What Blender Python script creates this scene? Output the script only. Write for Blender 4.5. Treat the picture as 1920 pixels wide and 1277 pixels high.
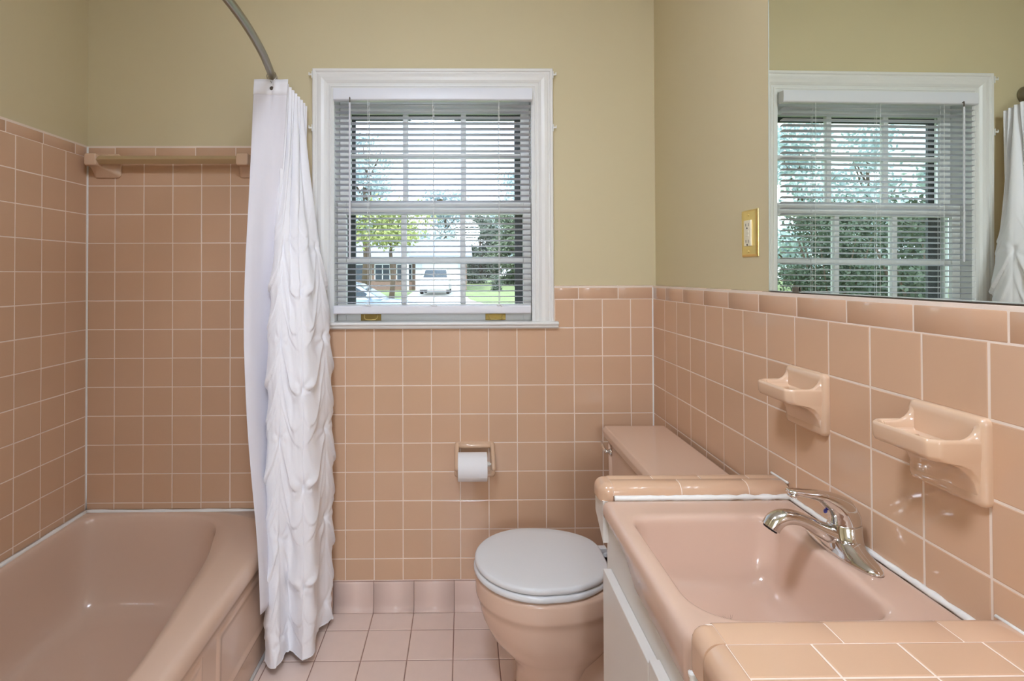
import bpy, bmesh, math, random
from mathutils import Vector, Matrix, noise

# ------------------------------------------------------------------ camera, world, sun, exposure
scene = bpy.context.scene
for o in list(bpy.data.objects):
    bpy.data.objects.remove(o)
COL = scene.collection
CZ = 1.273                      # eye height
FOC, PX, PY = 1009.4153, 878.9243, 503.5958      # focal length and principal point in a 1920 x 1277 frame
cam = bpy.data.cameras.new('camera')
cam_ob = bpy.data.objects.new('camera', cam)
COL.objects.link(cam_ob)
cam.sensor_fit = 'HORIZONTAL'
cam.sensor_width = 36.0
cam.lens = FOC / 1920 * 36.0
cam.shift_x = (960 - PX) / 1920
cam.shift_y = -(638.5 - PY) / 1920
cam.clip_start = 0.02
cam.clip_end = 400
right = Vector((0.99993337, -0.01106176, -0.00329978))
fwd = Vector((0.01109904, 0.99987228, 0.01149975))
up = Vector((0.00317215, -0.0115356, 0.99992843))
mw = Matrix((right, up, -fwd)).transposed().to_4x4()
mw.translation = Vector((0, 0, CZ))
cam_ob.matrix_world = mw
scene.camera = cam_ob
scene.view_settings.view_transform = 'Standard'
scene.view_settings.look = 'None'
scene.view_settings.gamma = 1
scene.view_settings.use_curve_mapping = False
scene.view_settings.exposure = 0.87

world = bpy.data.worlds.new('sky')
scene.world = world
world.use_nodes = True
wn = world.node_tree
wn.nodes.clear()
w_out = wn.nodes.new('ShaderNodeOutputWorld')
w_bg = wn.nodes.new('ShaderNodeBackground')
w_tc = wn.nodes.new('ShaderNodeTexCoord')
w_no = wn.nodes.new('ShaderNodeTexNoise')
w_no.inputs['Scale'].default_value = 3.0
w_no.inputs['Detail'].default_value = 5.0
w_rp = wn.nodes.new('ShaderNodeValToRGB')
w_rp.color_ramp.elements[0].position = 0.35
w_rp.color_ramp.elements[0].color = (0.58, 0.76, 0.93, 1)
w_rp.color_ramp.elements[1].position = 0.62
w_rp.color_ramp.elements[1].color = (0.86, 0.94, 1.0, 1)
wn.links.new(w_tc.outputs['Generated'], w_no.inputs['Vector'])
wn.links.new(w_no.outputs['Fac'], w_rp.inputs['Fac'])
wn.links.new(w_rp.outputs['Color'], w_bg.inputs['Color'])
w_bg.inputs['Strength'].default_value = 1.9
wn.links.new(w_bg.outputs['Background'], w_out.inputs['Surface'])

sun = bpy.data.lights.new('sun', 'SUN')
sun.energy = 1.7
sun.angle = math.radians(3)
sun.color = (1.0, 0.95, 0.86)
sun_ob = bpy.data.objects.new('sun', sun)
sun_ob.rotation_euler = (math.radians(38), 0, math.radians(-25))   # high, from behind the house
sun_ob.location = (0, -3, 8)
COL.objects.link(sun_ob)

LAMP_STRENGTH = 46.0            # ceiling dome
FILL_STRENGTH = 53.0            # unseen globe added in the hall as fill from the viewer's side
VANITY_STRENGTH = 12.0          # globes over the mirror

# ------------------------------------------------------------------ room dimensions (metres)
D = 2.0637                      # face of the tiles on the back wall
XR = 0.7306                     # face of the tiles on the right wall
XL = -1.4298                    # face of the tiles on the left wall
YBP, XRP, XLP = 2.0757, 0.7465, -1.4375    # painted plaster faces
P = 0.1094                      # wall tile pitch
Z0 = 1.6161                     # a joint line
X0 = -1.2151
YF = -0.85                      # wall behind the camera
CEIL = 2.44
G = 0.0024                      # joint width

rnd = random.Random(7)

# ------------------------------------------------------------------ materials
MATS = {}
def srgb(r, g, b):
    f = lambda c: (c / 255 / 12.92) if c / 255 <= 0.04045 else ((c / 255 + 0.055) / 1.055) ** 2.4
    return (f(r), f(g), f(b), 1)

def mat(name, col, rough=0.5, metal=0.0, spec=0.5, coat=0.0, bump=0.0, bscale=40.0, bdist=0.002, vary=0.0, mottled=0.0, mscale=3.0,
        emit=None, estr=0.0, trans=0.0, sheen=0.0, sss=0.0, stretch=None):
    if name in MATS:
        return MATS[name]
    m = bpy.data.materials.new(name)
    m.use_nodes = True
    nt = m.node_tree
    b = nt.nodes['Principled BSDF']
    b.inputs['Base Color'].default_value = col
    b.inputs['Roughness'].default_value = rough
    b.inputs['Metallic'].default_value = metal
    b.inputs['Specular IOR Level'].default_value = spec
    b.inputs['Coat Weight'].default_value = coat
    b.inputs['Coat Roughness'].default_value = 0.06
    if sheen:
        b.inputs['Sheen Weight'].default_value = sheen
    if trans:
        b.inputs['Transmission Weight'].default_value = trans
    if sss:
        b.inputs['Subsurface Weight'].default_value = sss
        b.inputs['Subsurface Radius'].default_value = (0.02, 0.015, 0.01)
    if emit:
        b.inputs['Emission Color'].default_value = emit
        b.inputs['Emission Strength'].default_value = estr
    tc = nt.nodes.new('ShaderNodeTexCoord')
    src = tc.outputs['Object']
    if stretch:
        mp = nt.nodes.new('ShaderNodeMapping')
        mp.inputs['Scale'].default_value = stretch
        nt.links.new(src, mp.inputs['Vector'])
        src = mp.outputs['Vector']
    colsock = None
    if vary or mottled:
        mix = nt.nodes.new('ShaderNodeHueSaturation')
        mix.inputs['Color'].default_value = col
        add = nt.nodes.new('ShaderNodeMath'); add.operation = 'ADD'
        add.inputs[0].default_value = 1.0
        add.inputs[1].default_value = 0.0
        if vary:
            oi = nt.nodes.new('ShaderNodeObjectInfo')
            mr = nt.nodes.new('ShaderNodeMapRange')
            mr.inputs['To Min'].default_value = 1 - vary
            mr.inputs['To Max'].default_value = 1 + vary
            nt.links.new(oi.outputs['Random'], mr.inputs['Value'])
            nt.links.new(mr.outputs['Result'], add.inputs[0])
        if mottled:
            no = nt.nodes.new('ShaderNodeTexNoise')
            no.inputs['Scale'].default_value = mscale
            no.inputs['Detail'].default_value = 4
            nt.links.new(src, no.inputs['Vector'])
            mr2 = nt.nodes.new('ShaderNodeMapRange')
            mr2.inputs['From Min'].default_value = 0.3
            mr2.inputs['From Max'].default_value = 0.7
            mr2.inputs['To Min'].default_value = -mottled
            mr2.inputs['To Max'].default_value = mottled
            nt.links.new(no.outputs['Fac'], mr2.inputs['Value'])
            nt.links.new(mr2.outputs['Result'], add.inputs[1])
        nt.links.new(add.outputs['Value'], mix.inputs['Value'])
        nt.links.new(mix.outputs['Color'], b.inputs['Base Color'])
    if bump:
        no = nt.nodes.new('ShaderNodeTexNoise')
        no.inputs['Scale'].default_value = bscale
        no.inputs['Detail'].default_value = 3
        bp = nt.nodes.new('ShaderNodeBump')
        bp.inputs['Strength'].default_value = bump
        bp.inputs['Distance'].default_value = bdist
        nt.links.new(src, no.inputs['Vector'])
        nt.links.new(no.outputs['Fac'], bp.inputs['Height'])
        nt.links.new(bp.outputs['Normal'], b.inputs['Normal'])
    MATS[name] = m
    return m

PAINT = mat('paint_olive_beige', srgb(214, 200, 162), 0.55, spec=0.35, bump=0.12, bscale=260, bdist=0.0006, mottled=0.012, mscale=1.5)
CEILP = mat('paint_ceiling', srgb(236, 233, 226), 0.8, bump=0.1, bscale=120)
TILE = mat('tile_peach_glaze', srgb(214, 176, 145), 0.10, spec=0.5, bump=0.16, bscale=11, bdist=0.0016, vary=0.022, mottled=0.012, mscale=9)
TRIM_T = mat('tile_peach_trim', srgb(214, 176, 146), 0.09, spec=0.5, bump=0.10, bscale=14, bdist=0.001, vary=0.022)
CERAM = mat('ceramic_peach', srgb(221, 187, 157), 0.08, spec=0.5, bump=0.05, bscale=18, bdist=0.001, coat=0.3)
GROUT = mat('grout', srgb(240, 222, 206), 0.85, bump=0.3, bscale=300, bdist=0.0006, mottled=0.05, mscale=6)
CAULK = mat('caulk_white', srgb(243, 241, 236), 0.5, bump=0.25, bscale=70, bdist=0.001)
FTILE = mat('floor_tile_pink', srgb(236, 212, 199), 0.30, spec=0.45, bump=0.35, bscale=26, bdist=0.0016, vary=0.025, mottled=0.02, mscale=22)
FGROUT = mat('floor_grout', srgb(160, 126, 112), 0.9, bump=0.3, bscale=200)
BASET = mat('cove_tile_pink', srgb(232, 206, 193), 0.2, spec=0.45, bump=0.12, bscale=16, bdist=0.001, vary=0.015)
TUBM = mat('enamel_tub', srgb(220, 190, 168), 0.16, spec=0.5, bump=0.03, bscale=6, bdist=0.003, mottled=0.012, mscale=2.5)
SINKM = mat('enamel_sink', srgb(218, 185, 164), 0.12, spec=0.5, bump=0.03, bscale=10, bdist=0.001)
TOILM = mat('china_toilet', srgb(220, 187, 164), 0.11, spec=0.5, bump=0.03, bscale=10, bdist=0.001)
SEATM = mat('seat_white', srgb(226, 226, 226), 0.22, spec=0.5)
WHITEP = mat('trim_white', srgb(236, 234, 229), 0.35, bump=0.06, bscale=60, bdist=0.001)
CABW = mat('cabinet_white', srgb(226, 220, 212), 0.35, bump=0.05, bscale=30, bdist=0.001, mottled=0.01)
SASHW = mat('sash_white', srgb(232, 231, 226), 0.4)
BLIND = mat('blind_white', srgb(232, 233, 238), 0.35)
SLAT = mat('slat_vinyl', srgb(244, 244, 248), 0.4)
def add_translucency(m, f, col):
    nt = m.node_tree; b = nt.nodes['Principled BSDF']; o = nt.nodes['Material Output']
    t = nt.nodes.new('ShaderNodeBsdfTranslucent'); t.inputs['Color'].default_value = col
    x = nt.nodes.new('ShaderNodeMixShader'); x.inputs['Fac'].default_value = f
    nt.links.new(b.outputs['BSDF'], x.inputs[1]); nt.links.new(t.outputs['BSDF'], x.inputs[2]); nt.links.new(x.outputs['Shader'], o.inputs['Surface'])
add_translucency(SLAT, 0.5, srgb(246, 246, 250))
CORDW = mat('cord_white', srgb(238, 238, 236), 0.7)
WAND = mat('wand_clear', srgb(222, 222, 228), 0.15)
STORM = mat('storm_frame_dark', srgb(70, 72, 74), 0.5, metal=0.3)
BRASS = mat('brass', srgb(248, 224, 150), 0.28, metal=1.0)
BRASSD = mat('brass_old', srgb(150, 128, 72), 0.35, metal=0.9)
CHROME = mat('chrome', (0.72, 0.71, 0.70, 1), 0.06, metal=1.0)
NICKEL = mat('brushed_nickel', srgb(150, 144, 132), 0.3, metal=1.0, bump=0.05, bscale=200, stretch=(1, 30, 1))
IVORY = mat('ivory_plastic', srgb(236, 228, 202), 0.3)
DARKP = mat('dark_slot', srgb(40, 36, 32), 0.6)
BLUEP = mat('index_blue', srgb(60, 60, 150), 0.3)
BARM = mat('towel_bar_tan', srgb(186, 158, 118), 0.3)
FABRIC = mat('curtain_cotton', srgb(249, 247, 250), 0.85, sheen=0.15, bump=0.18, bscale=420, bdist=0.0005, sss=0.0)
LINER = mat('curtain_lining', srgb(233, 229, 234), 0.7, bump=0.10, bscale=420, bdist=0.0004)
PAPER = mat('toilet_paper', srgb(240, 238, 238), 0.9, bump=0.3, bscale=160, bdist=0.001)
CARD = mat('cardboard', srgb(176, 150, 118), 0.9)
PLASW = mat('plastic_white', srgb(235, 234, 228), 0.35)
MIRROR = mat('mirror_silver', (0.80, 0.84, 0.76, 1), 0.004, metal=1.0)
MIRE = mat('mirror_edge', srgb(206, 214, 204), 0.15, spec=0.6)
CLIP = mat('clip_steel', srgb(120, 112, 104), 0.3, metal=0.9)
DOORP = mat('door_white', srgb(232, 230, 224), 0.4)
LAMPG = mat('lamp_glass', (1, 1, 1, 1), 0.4, emit=(0.74, 0.83, 1.0, 1), estr=LAMP_STRENGTH)
LAMPH = mat('fill_globe_glass', (1, 1, 1, 1), 0.4, emit=(0.76, 0.85, 1.0, 1), estr=FILL_STRENGTH)  # glow of the added fill globe
LAMPV = mat('globe_glass', (1, 1, 1, 1), 0.4, emit=(0.74, 0.83, 1.0, 1), estr=VANITY_STRENGTH)

def glass_mat(name, tint):
    m = bpy.data.materials.new(name)
    m.use_nodes = True
    nt = m.node_tree
    nt.nodes.clear()
    out = nt.nodes.new('ShaderNodeOutputMaterial')
    tr = nt.nodes.new('ShaderNodeBsdfTransparent'); tr.inputs['Color'].default_value = tint
    gl = nt.nodes.new('ShaderNodeBsdfGlossy'); gl.inputs['Roughness'].default_value = 0.02
    fr = nt.nodes.new('ShaderNodeFresnel'); fr.inputs['IOR'].default_value = 1.35
    mx = nt.nodes.new('ShaderNodeMixShader')
    nt.links.new(fr.outputs['Fac'], mx.inputs['Fac'])
    nt.links.new(tr.outputs['BSDF'], mx.inputs[1])
    nt.links.new(gl.outputs['BSDF'], mx.inputs[2])
    nt.links.new(mx.outputs['Shader'], out.inputs['Surface'])
    return m
PANE = glass_mat('pane_glass', (0.95, 0.97, 0.98, 1))

# ------------------------------------------------------------------ mesh helpers
class MB:
    def __init__(s):
        s.v = []; s.f = []
    def add(s, vs, fs):
        n = len(s.v)
        s.v += [tuple(v) for v in vs]
        s.f += [tuple(i + n for i in f) for f in fs]
        return s
    def box(s, a, b):
        x0, y0, z0 = a; x1, y1, z1 = b
        return s.add([(x0, y0, z0), (x1, y0, z0), (x1, y1, z0), (x0, y1, z0), (x0, y0, z1), (x1, y0, z1), (x1, y1, z1), (x0, y1, z1)],
                     [(0, 3, 2, 1), (4, 5, 6, 7), (0, 1, 5, 4), (1, 2, 6, 5), (2, 3, 7, 6), (3, 0, 4, 7)])
    def loft(s, rings, close=True, cap0=True, cap1=True):
        n = len(rings[0]); vs = [p for r in rings for p in r]; fs = []
        for i in range(len(rings) - 1):
            for k in range(n if close else n - 1):
                k2 = (k + 1) % n
                fs.append((i * n + k, i * n + k2, (i + 1) * n + k2, (i + 1) * n + k))
        if cap0: fs.append(tuple(reversed(range(n))))
        if cap1: fs.append(tuple((len(rings) - 1) * n + k for k in range(n)))
        return s.add(vs, fs)
    def tube(s, path, rad, n=12, caps=True, flat=1.0):
        """sweep a round (or flattened) section along a path; rad is one number or one per point"""
        pts = [Vector(p) for p in path]; rings = []
        prev = None
        for i, p in enumerate(pts):
            t = (pts[min(i + 1, len(pts) - 1)] - pts[max(i - 1, 0)]).normalized()
            if prev is None:
                u = t.orthogonal().normalized() if abs(t.y) > 0.999 else Vector((0, 1, 0))
            else:
                u = prev
            u = (u - t * u.dot(t)).normalized()
            prev = u
            w = t.cross(u)
            r = rad[i] if isinstance(rad, (list, tuple)) else rad
            ru, rw = (r if isinstance(r, tuple) else (r, r * flat))
            rings.append([p + u * (ru * math.cos(2 * math.pi * k / n)) + w * (rw * math.sin(2 * math.pi * k / n)) for k in range(n)])
        return s.loft(rings, True, caps, caps)
    def lathe(s, prof, c=(0, 0, 0), n=24, axis='z', caps=True):
        rings = []
        for r, h in prof:
            ring = []
            for k in range(n):
                a = 2 * math.pi * k / n
                x, y = r * math.cos(a), r * math.sin(a)
                q = (x, y, h) if axis == 'z' else ((h, x, y) if axis == 'x' else (y, h, x))
                ring.append((c[0] + q[0], c[1] + q[1], c[2] + q[2]))
            rings.append(ring)
        return s.loft(rings, True, caps, caps)
    def prism(s, prof, lo, hi, f):
        """extrude a 2-D outline; f(u, v, t) places a point"""
        return s.loft([[f(u, v, lo) for u, v in prof], [f(u, v, hi) for u, v in prof]])
    def mesh(s, name, smooth=False):
        m = bpy.data.meshes.new(name)
        m.from_pydata(s.v, [], s.f)
        bm = bmesh.new(); bm.from_mesh(m)
        bmesh.ops.recalc_face_normals(bm, faces=bm.faces)
        bm.to_mesh(m); bm.free()
        if smooth:
            m.polygons.foreach_set('use_smooth', [True] * len(m.polygons))
        return m

def obj(name, mesh, material=None, parent=None, loc=None, rot=None):
    o = bpy.data.objects.new(name, mesh)
    if material is not None and mesh is not None and not mesh.materials:
        mesh.materials.append(material)
    COL.objects.link(o)
    if parent is not None:
        o.parent = parent
    if loc is not None: o.location = loc
    if rot is not None: o.rotation_euler = rot
    return o

def bevel(o, w, seg=2, ang=35):
    m = o.modifiers.new('bevel', 'BEVEL')
    m.width = w; m.segments = seg; m.limit_method = 'ANGLE'; m.angle_limit = math.radians(ang)
    m.harden_normals = False
    for p in o.data.polygons: p.use_smooth = True
    n = o.modifiers.new('wn', 'WEIGHTED_NORMAL'); n.keep_sharp = False
    return o

def subsurf(o, lv=1):
    m = o.modifiers.new('subsurf', 'SUBSURF'); m.levels = lv; m.render_levels = lv
    for p in o.data.polygons: p.use_smooth = True
    return o

def boxo(name, a, b, m, parent=None, bw=0.0, seg=2):
    """box whose object origin sits at its centre"""
    c = [(a[i] + b[i]) / 2 for i in range(3)]
    o = obj(name, MB().box([a[i] - c[i] for i in range(3)], [b[i] - c[i] for i in range(3)]).mesh(name), m, parent, c)
    if bw: bevel(o, bw, seg)
    return o

def tag(o, label=None, cat=None, group=None, kind=None):
    if label: o['label'] = label
    if cat: o['category'] = cat
    if group: o['group'] = group
    if kind: o['kind'] = kind
    return o

def thing(name, label, cat, loc=(0, 0, 0), group=None, kind=None):
    o = obj(name, None, loc=loc)
    return tag(o, label, cat, group, kind)

def off(o, mesh_fn):
    return mesh_fn

def smoothstep(a, b, x):
    t = max(0.0, min(1.0, (x - a) / (b - a)))
    return t * t * (3 - 2 * t)

def interp(tab, x):
    """piecewise smooth table lookup; tab sorted by x"""
    if x <= tab[0][0]: return tab[0][1]
    for (xa, ya), (xb, yb) in zip(tab, tab[1:]):
        if x <= xb:
            t = (x - xa) / (xb - xa)
            return ya + (yb - ya) * t
    return tab[-1][1]

def catmull(pts, n, closed=False):
    pts = [Vector(p) for p in pts]; out = []; m = len(pts)
    segs = m if closed else m - 1
    for i in range(n):
        t = i / (n if closed else n - 1) * segs
        k = min(int(t), segs - 1); u = t - k
        g = (lambda j: pts[j % m]) if closed else (lambda j: pts[max(0, min(m - 1, j))])
        a, b, c, d = g(k - 1), g(k), g(k + 1), g(k + 2)
        out.append(0.5 * ((2 * b) + (c - a) * u + (2 * a - 5 * b + 4 * c - d) * u * u + (3 * b - a - 3 * c + d) * u ** 3))
    return out

# ------------------------------------------------------------------ tiles
_tm = {}
def tile_mesh(w, h, t=0.007, b=0.0016, m=TILE, key='tile'):
    """flat tile in the local XZ plane, face towards -Y at y=0, pillowed edge"""
    k = (key, round(w, 4), round(h, 4), t)
    if k in _tm: return _tm[k]
    x, z = w / 2, h / 2
    ring = lambda i, y: [(-x + i, y, -z + i), (x - i, y, -z + i), (x - i, y, z - i), (-x + i, y, z - i)]
    mb = MB().loft([ring(0, t), ring(0, b * 0.9), ring(b * 0.35, b * 0.3), ring(b * 1.2, 0)], True, False, True)
    me = mb.mesh(key); me.materials.append(m)
    _tm[k] = me
    return me

def put_tile(me, wall, side, u, v, name='tile', tilt=0.0018):
    """side: back (u=X, v=Z), right (u=Y), left (u=Y), floor (u=X, v=Y)"""
    j = lambda: rnd.uniform(-tilt, tilt)
    e = rnd.uniform(0, 0.0004)
    if side == 'back':
        return obj(name, me, None, wall, (u, D + e, v), (j(), 0, j()))
    if side == 'right':
        return obj(name, me, None, wall, (XR + e, u, v), (j(), 0, -math.pi / 2 + j()))
    if side == 'left':
        return obj(name, me, None, wall, (XL - e, u, v), (j(), 0, math.pi / 2 + j()))
    if side == 'floor':
        return obj(name, me, None, wall, (u, v, -e), (-math.pi / 2 + j(), j(), 0))

def cells(lo, hi, joints):
    js = [lo] + [j for j in sorted(joints) if lo + 0.012 < j < hi - 0.012] + [hi]
    return list(zip(js, js[1:]))

def cap_mesh(w, h=0.05, r=0.012, m=TRIM_T, depth=0.013):
    """bullnose cap, face to -Y, rounded over its top edge back to the plaster"""
    k = ('cap', round(w, 4), round(h, 4))
    if k in _tm: return _tm[k]
    prof = [(depth, -h / 2), (0.0008, -h / 2), (0, -h / 2 + 0.0012), (0, h / 2 - r)]
    for i in range(1, 7):
        a = math.pi / 2 * i / 6
        prof.append((r - r * math.cos(a), h / 2 - r + r * math.sin(a)))
    prof.append((depth, h / 2))
    e = 0.0012
    rings = []
    for x, s in ((-w / 2, 1), (-w / 2 + e, 0), (w / 2 - e, 0), (w / 2, 1)):
        rings.append([(x, y + (0.0008 * s if y < depth else 0), z - (0.0008 * s if z > h / 2 - 0.001 else 0)) for y, z in prof])
    me = MB().loft(rings).mesh('cap_tile', smooth=False)
    for p in me.polygons: p.use_smooth = len(p.vertices) == 4
    me.materials.append(m)
    _tm[k] = me
    return me

ROWS = [Z0 - j * P for j in range(-1, 14)]       # joint heights from 1.7255 down
COLS = [X0 + i * P for i in range(-1, 18)]

# ------------------------------------------------------------------ the room
def walls():
    ins = (-0.512, 0.292, 1.070, 2.008)          # rough opening of the window
    T = 0.15
    x0, x1 = XLP - T, XRP + T
    mb = MB()
    mb.box((x0, YBP, -0.2), (ins[0], YBP + T, CEIL + 0.1)); mb.box((ins[1], YBP, -0.2), (x1, YBP + T, CEIL + 0.1))
    mb.box((ins[0], YBP, -0.2), (ins[1], YBP + T, ins[2])); mb.box((ins[0], YBP, ins[3]), (ins[1], YBP + T, CEIL + 0.1))
    wb = tag(obj('wall_back', mb.mesh('wall_back'), PAINT), 'olive beige painted back wall with the window, peach tile below', 'wall', kind='structure')
    wr = tag(obj('wall_right', MB().box((XRP, YF - T, -0.2), (XRP + T, YBP, CEIL + 0.1)).mesh('wall_right'), PAINT),
             'beige painted right wall behind the mirror, peach tile wainscot below', 'wall', kind='structure')
    wl = tag(obj('wall_left', MB().box((XLP - T, YF - T, -0.2), (XLP, YBP, CEIL + 0.1)).mesh('wall_left'), PAINT),
             'left wall over the bathtub, tall peach tile under olive paint', 'wall', kind='structure')
    wf = MB()
    wf.box((XLP, YF - T, -0.2), (-0.30, YF, CEIL + 0.1)); wf.box((0.46, YF - T, -0.2), (XRP, YF, CEIL + 0.1)); wf.box((-0.30, YF - T, 2.03), (0.46, YF, CEIL + 0.1))
    wf.box((XLP, 0.40, 0), (-0.655, 0.53, CEIL))
    tag(obj('wall_front', wf.mesh('wall_front'), PAINT), 'olive beige wall behind the viewer with the door', 'wall', kind='structure')
    tag(obj('ceiling', MB().box((XLP - T, YF - T, CEIL), (XRP + T, YBP + T, CEIL + 0.12)).mesh('ceiling'), CEILP), 'flat white bathroom ceiling', 'ceiling', kind='structure')
    fl = tag(obj('floor', MB().box((XLP, YF - T, -0.2), (XRP, YBP, -0.0014)).mesh('floor'), FGROUT), 'pink square tile bathroom floor', 'floor', kind='structure')

    # grout beds, a hair behind the tile faces
    g = 0.0007
    obj('grout_bed', MB().box((XL, D + g, 0.39), (-0.6681, YBP, 1.7690)).box((-0.6681, D + g, 0.0), (XR, YBP, 1.0700)).box((0.330, D + g, 1.0700), (XR, YBP, 1.2290)).mesh('grout_bed'), GROUT, wb)
    obj('grout_bed', MB().box((XR + g, YF, 0.0), (XRP, D + g, 1.2290)).mesh('grout_bed'), GROUT, wr)
    obj('grout_bed', MB().box((XLP, 0.53, 0.387), (XL - g, D, 1.7690)).mesh('grout_bed'), GROUT, wl)

    # back wall: tall field over the tub, then the wainscot
    zr = cells(0.3865, 1.7255, ROWS)
    for a, b in cells(XL + 0.002, -0.6681, COLS):
        for c, d in zr:
            put_tile(tile_mesh(b - a - G, d - c - G), wb, 'back', (a + b) / 2, (c + d) / 2)
    zr = cells(0.1123, 1.0691, ROWS)
    for a, b in cells(-0.6681, XR - 0.002, COLS):
        for c, d in zr:
            put_tile(tile_mesh(b - a - G, d - c - G), wb, 'back', (a + b) / 2, (c + d) / 2)
    for a, b in cells(0.352, XR - 0.002, COLS):
        for c, d in ((1.0691, 1.1785),):
            put_tile(tile_mesh(b - a - G, d - c - G), wb, 'back', (a + b) / 2, (c + d) / 2)
    for a, b in cells(XL + 0.002, -0.6681, [-1.3245 + 0.1525 * i for i in range(8)]):
        put_tile(cap_mesh(b - a - G, 0.0445), wb, 'back', (a + b) / 2, 1.7478, 'cap_tile')
    for a, b in cells(0.350, XR + 0.004, [0.5968 - 0.1525 * i for i in range(-1, 3)]):
        put_tile(cap_mesh(b - a - G, 0.0515), wb, 'back', (a + b) / 2, 1.2045, 'cap_tile')

    # right wall
    ys = [D - 0.1178 + 0.0 - k * P for k in range(0, 30)]
    for a, b in cells(-0.02, D - 0.003, ys):
        for c, d in cells(0.1123, 1.1785, ROWS):
            if d < 0.62 and (b < 1.24):          # out of sight inside the vanity
                continue
            put_tile(tile_mesh(b - a - G, d - c - G), wr, 'right', (a + b) / 2, (c + d) / 2)
    for a, b in cells(-0.02, D - 0.004, [1.3245 + 0.1525 * k for k in range(-9, 6)]):
        put_tile(cap_mesh(b - a - G, 0.0515), wr, 'right', (a + b) / 2, 1.2045, 'cap_tile')

    # left wall
    ys = [1.9535 - k * P for k in range(0, 14)]
    for a, b in cells(0.535, D - 0.003, ys):
        for c, d in cells(0.3865, 1.7255, ROWS):
            put_tile(tile_mesh(b - a - G, d - c - G), wl, 'left', (a + b) / 2, (c + d) / 2)
    for a, b in cells(0.535, D - 0.004, [1.8488 + 0.1515 * k for k in range(-9, 2)]):
        put_tile(cap_mesh(b - a - G, 0.0445), wl, 'left', (a + b) / 2, 1.7478, 'cap_tile')

    # corner caulk
    def bead(name, p, q, r, wall, m=CAULK, n=24):
        p, q = Vector(p), Vector(q)
        path = [p.lerp(q, i / n) for i in range(n + 1)]
        rad = [r * (0.85 + 0.35 * noise.noise(Vector((i * 0.7, r * 900, p.x * 5)))) for i in range(n + 1)]
        return obj(name, MB().tube(path, rad, 8).mesh(name, True), m, wall)
    bead('corner_caulk', (XL + 0.001, D + 0.001, 0.39), (XL + 0.001, D + 0.001, 1.765), 0.0040, wb)
    bead('corner_caulk', (XR - 0.0005, D + 0.0005, 0.115), (XR - 0.0005, D + 0.0005, 1.222), 0.0028, wb)

    # floor tiles, 6 inch
    fp = 0.1525
    fx = [-0.3414 + fp * k for k in range(-6, 9)]
    fy = [1.9485 - fp * k for k in range(-1, 20)]
    for a, b in cells(-0.672, XR, fx):
        for c, d in cells(YF, D, fy):
            if d < 0.2 or (a > 0.34 and d < 1.19):
                continue
            put_tile(tile_mesh(b - a - 0.0028, d - c - 0.0028, 0.008, 0.0018, FTILE, 'floor_tile'), fl, 'floor', (a + b) / 2, (c + d) / 2, 'floor_tile', 0.003)
    # cove base
    bb = tag(obj('baseboard_back', MB().box((-0.655, D - 0.006, 0.0), (XR, D + 0.004, 0.1115)).mesh('baseboard_back'), FGROUT), 'pink cove base tiles along the foot of the back wall', 'baseboard', kind='structure')
    br = tag(obj('baseboard_right', MB().box((XR - 0.006, 1.22, 0.0), (XR + 0.004, D - 0.02, 0.1115)).mesh('baseboard_right'), FGROUT), 'pink cove base tiles along the foot of the right wall', 'baseboard', kind='structure')
    prof = [(0.004, 0.0), (-0.021, 0.0), (-0.021, 0.004), (-0.0175, 0.0075), (-0.0125, 0.014), (-0.0095, 0.024), (-0.0085, 0.04), (-0.0085, 0.104), (-0.006, 0.1105), (-0.002, 0.1122), (0.004, 0.1122)]
    def cove(w):
        k = ('cove', round(w, 4))
        if k not in _tm:
            me = MB().prism(prof, -w / 2, w / 2, lambda u, v, t: (t, u, v)).mesh('cove_tile')
            for p in me.polygons: p.use_smooth = len(p.vertices) == 4
            me.materials.append(BASET)
            _tm[k] = me
        return _tm[k]
    for a, b in cells(-0.650, XR - 0.021, fx):
        obj('cove_tile', cove(b - a - 0.002), None, bb, ((a + b) / 2, D, 0))
    for a, b in cells(1.25, D - 0.021, fy):
        obj('cove_tile', cove(b - a - 0.002), None, br, (XR, (a + b) / 2, 0), (0, 0, -math.pi / 2))

    # unseen door set open, and a hall added, so fill light reaches the room
    d = tag(obj('door_1', MB().box((0.388, YF - 0.78, 0.01), (0.426, YF - 0.16, 1.99)).mesh('door_1'), DOORP), 'white panelled bathroom door standing open behind the viewer', 'door', kind='structure')
    obj('door_frame', MB().box((-0.30, YF - 0.16, 0), (-0.265, YF + 0.015, 2.09)).box((0.425, YF - 0.16, 0), (0.46, YF + 0.015, 2.09)).box((-0.265, YF - 0.16, 2.03), (0.425, YF + 0.015, 2.09)).mesh('door_frame'), WHITEP, d)
    for (z0, z1) in ((0.15, 0.85), (1.0, 1.85)):
        for (ya, yb) in ((-0.72, -0.51), (-0.43, -0.22)):
            boxo('door_panel', (0.380, YF + ya, z0), (0.390, YF + yb, z1), DOORP, d, 0.006)
    obj('door_knob', MB().lathe([(0.026, 0), (0.026, -0.008), (0.01, -0.014), (0.012, -0.03), (0.028, -0.045), (0.026, -0.06), (0.012, -0.068)], (0.388, YF - 0.74, 0.95), 18, 'x').mesh('door_knob', True), BRASS, d)
    hx0, hx1, hy0, hy1 = -1.30, 1.30, -3.1, YF - T
    hw_ = MB().box((hx0 - 0.1, hy0 - 0.1, -0.1), (hx1 + 0.1, hy0, CEIL)).box((hx0 - 0.1, hy0, -0.1), (hx0, hy1, CEIL)).box((hx1, hy0, -0.1), (hx1 + 0.1, hy1, CEIL))
    tag(obj('wall_hall', hw_.mesh('wall_hall'), CEILP), 'plain white walls of the unseen hall added for fill light', 'wall', kind='structure')
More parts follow.
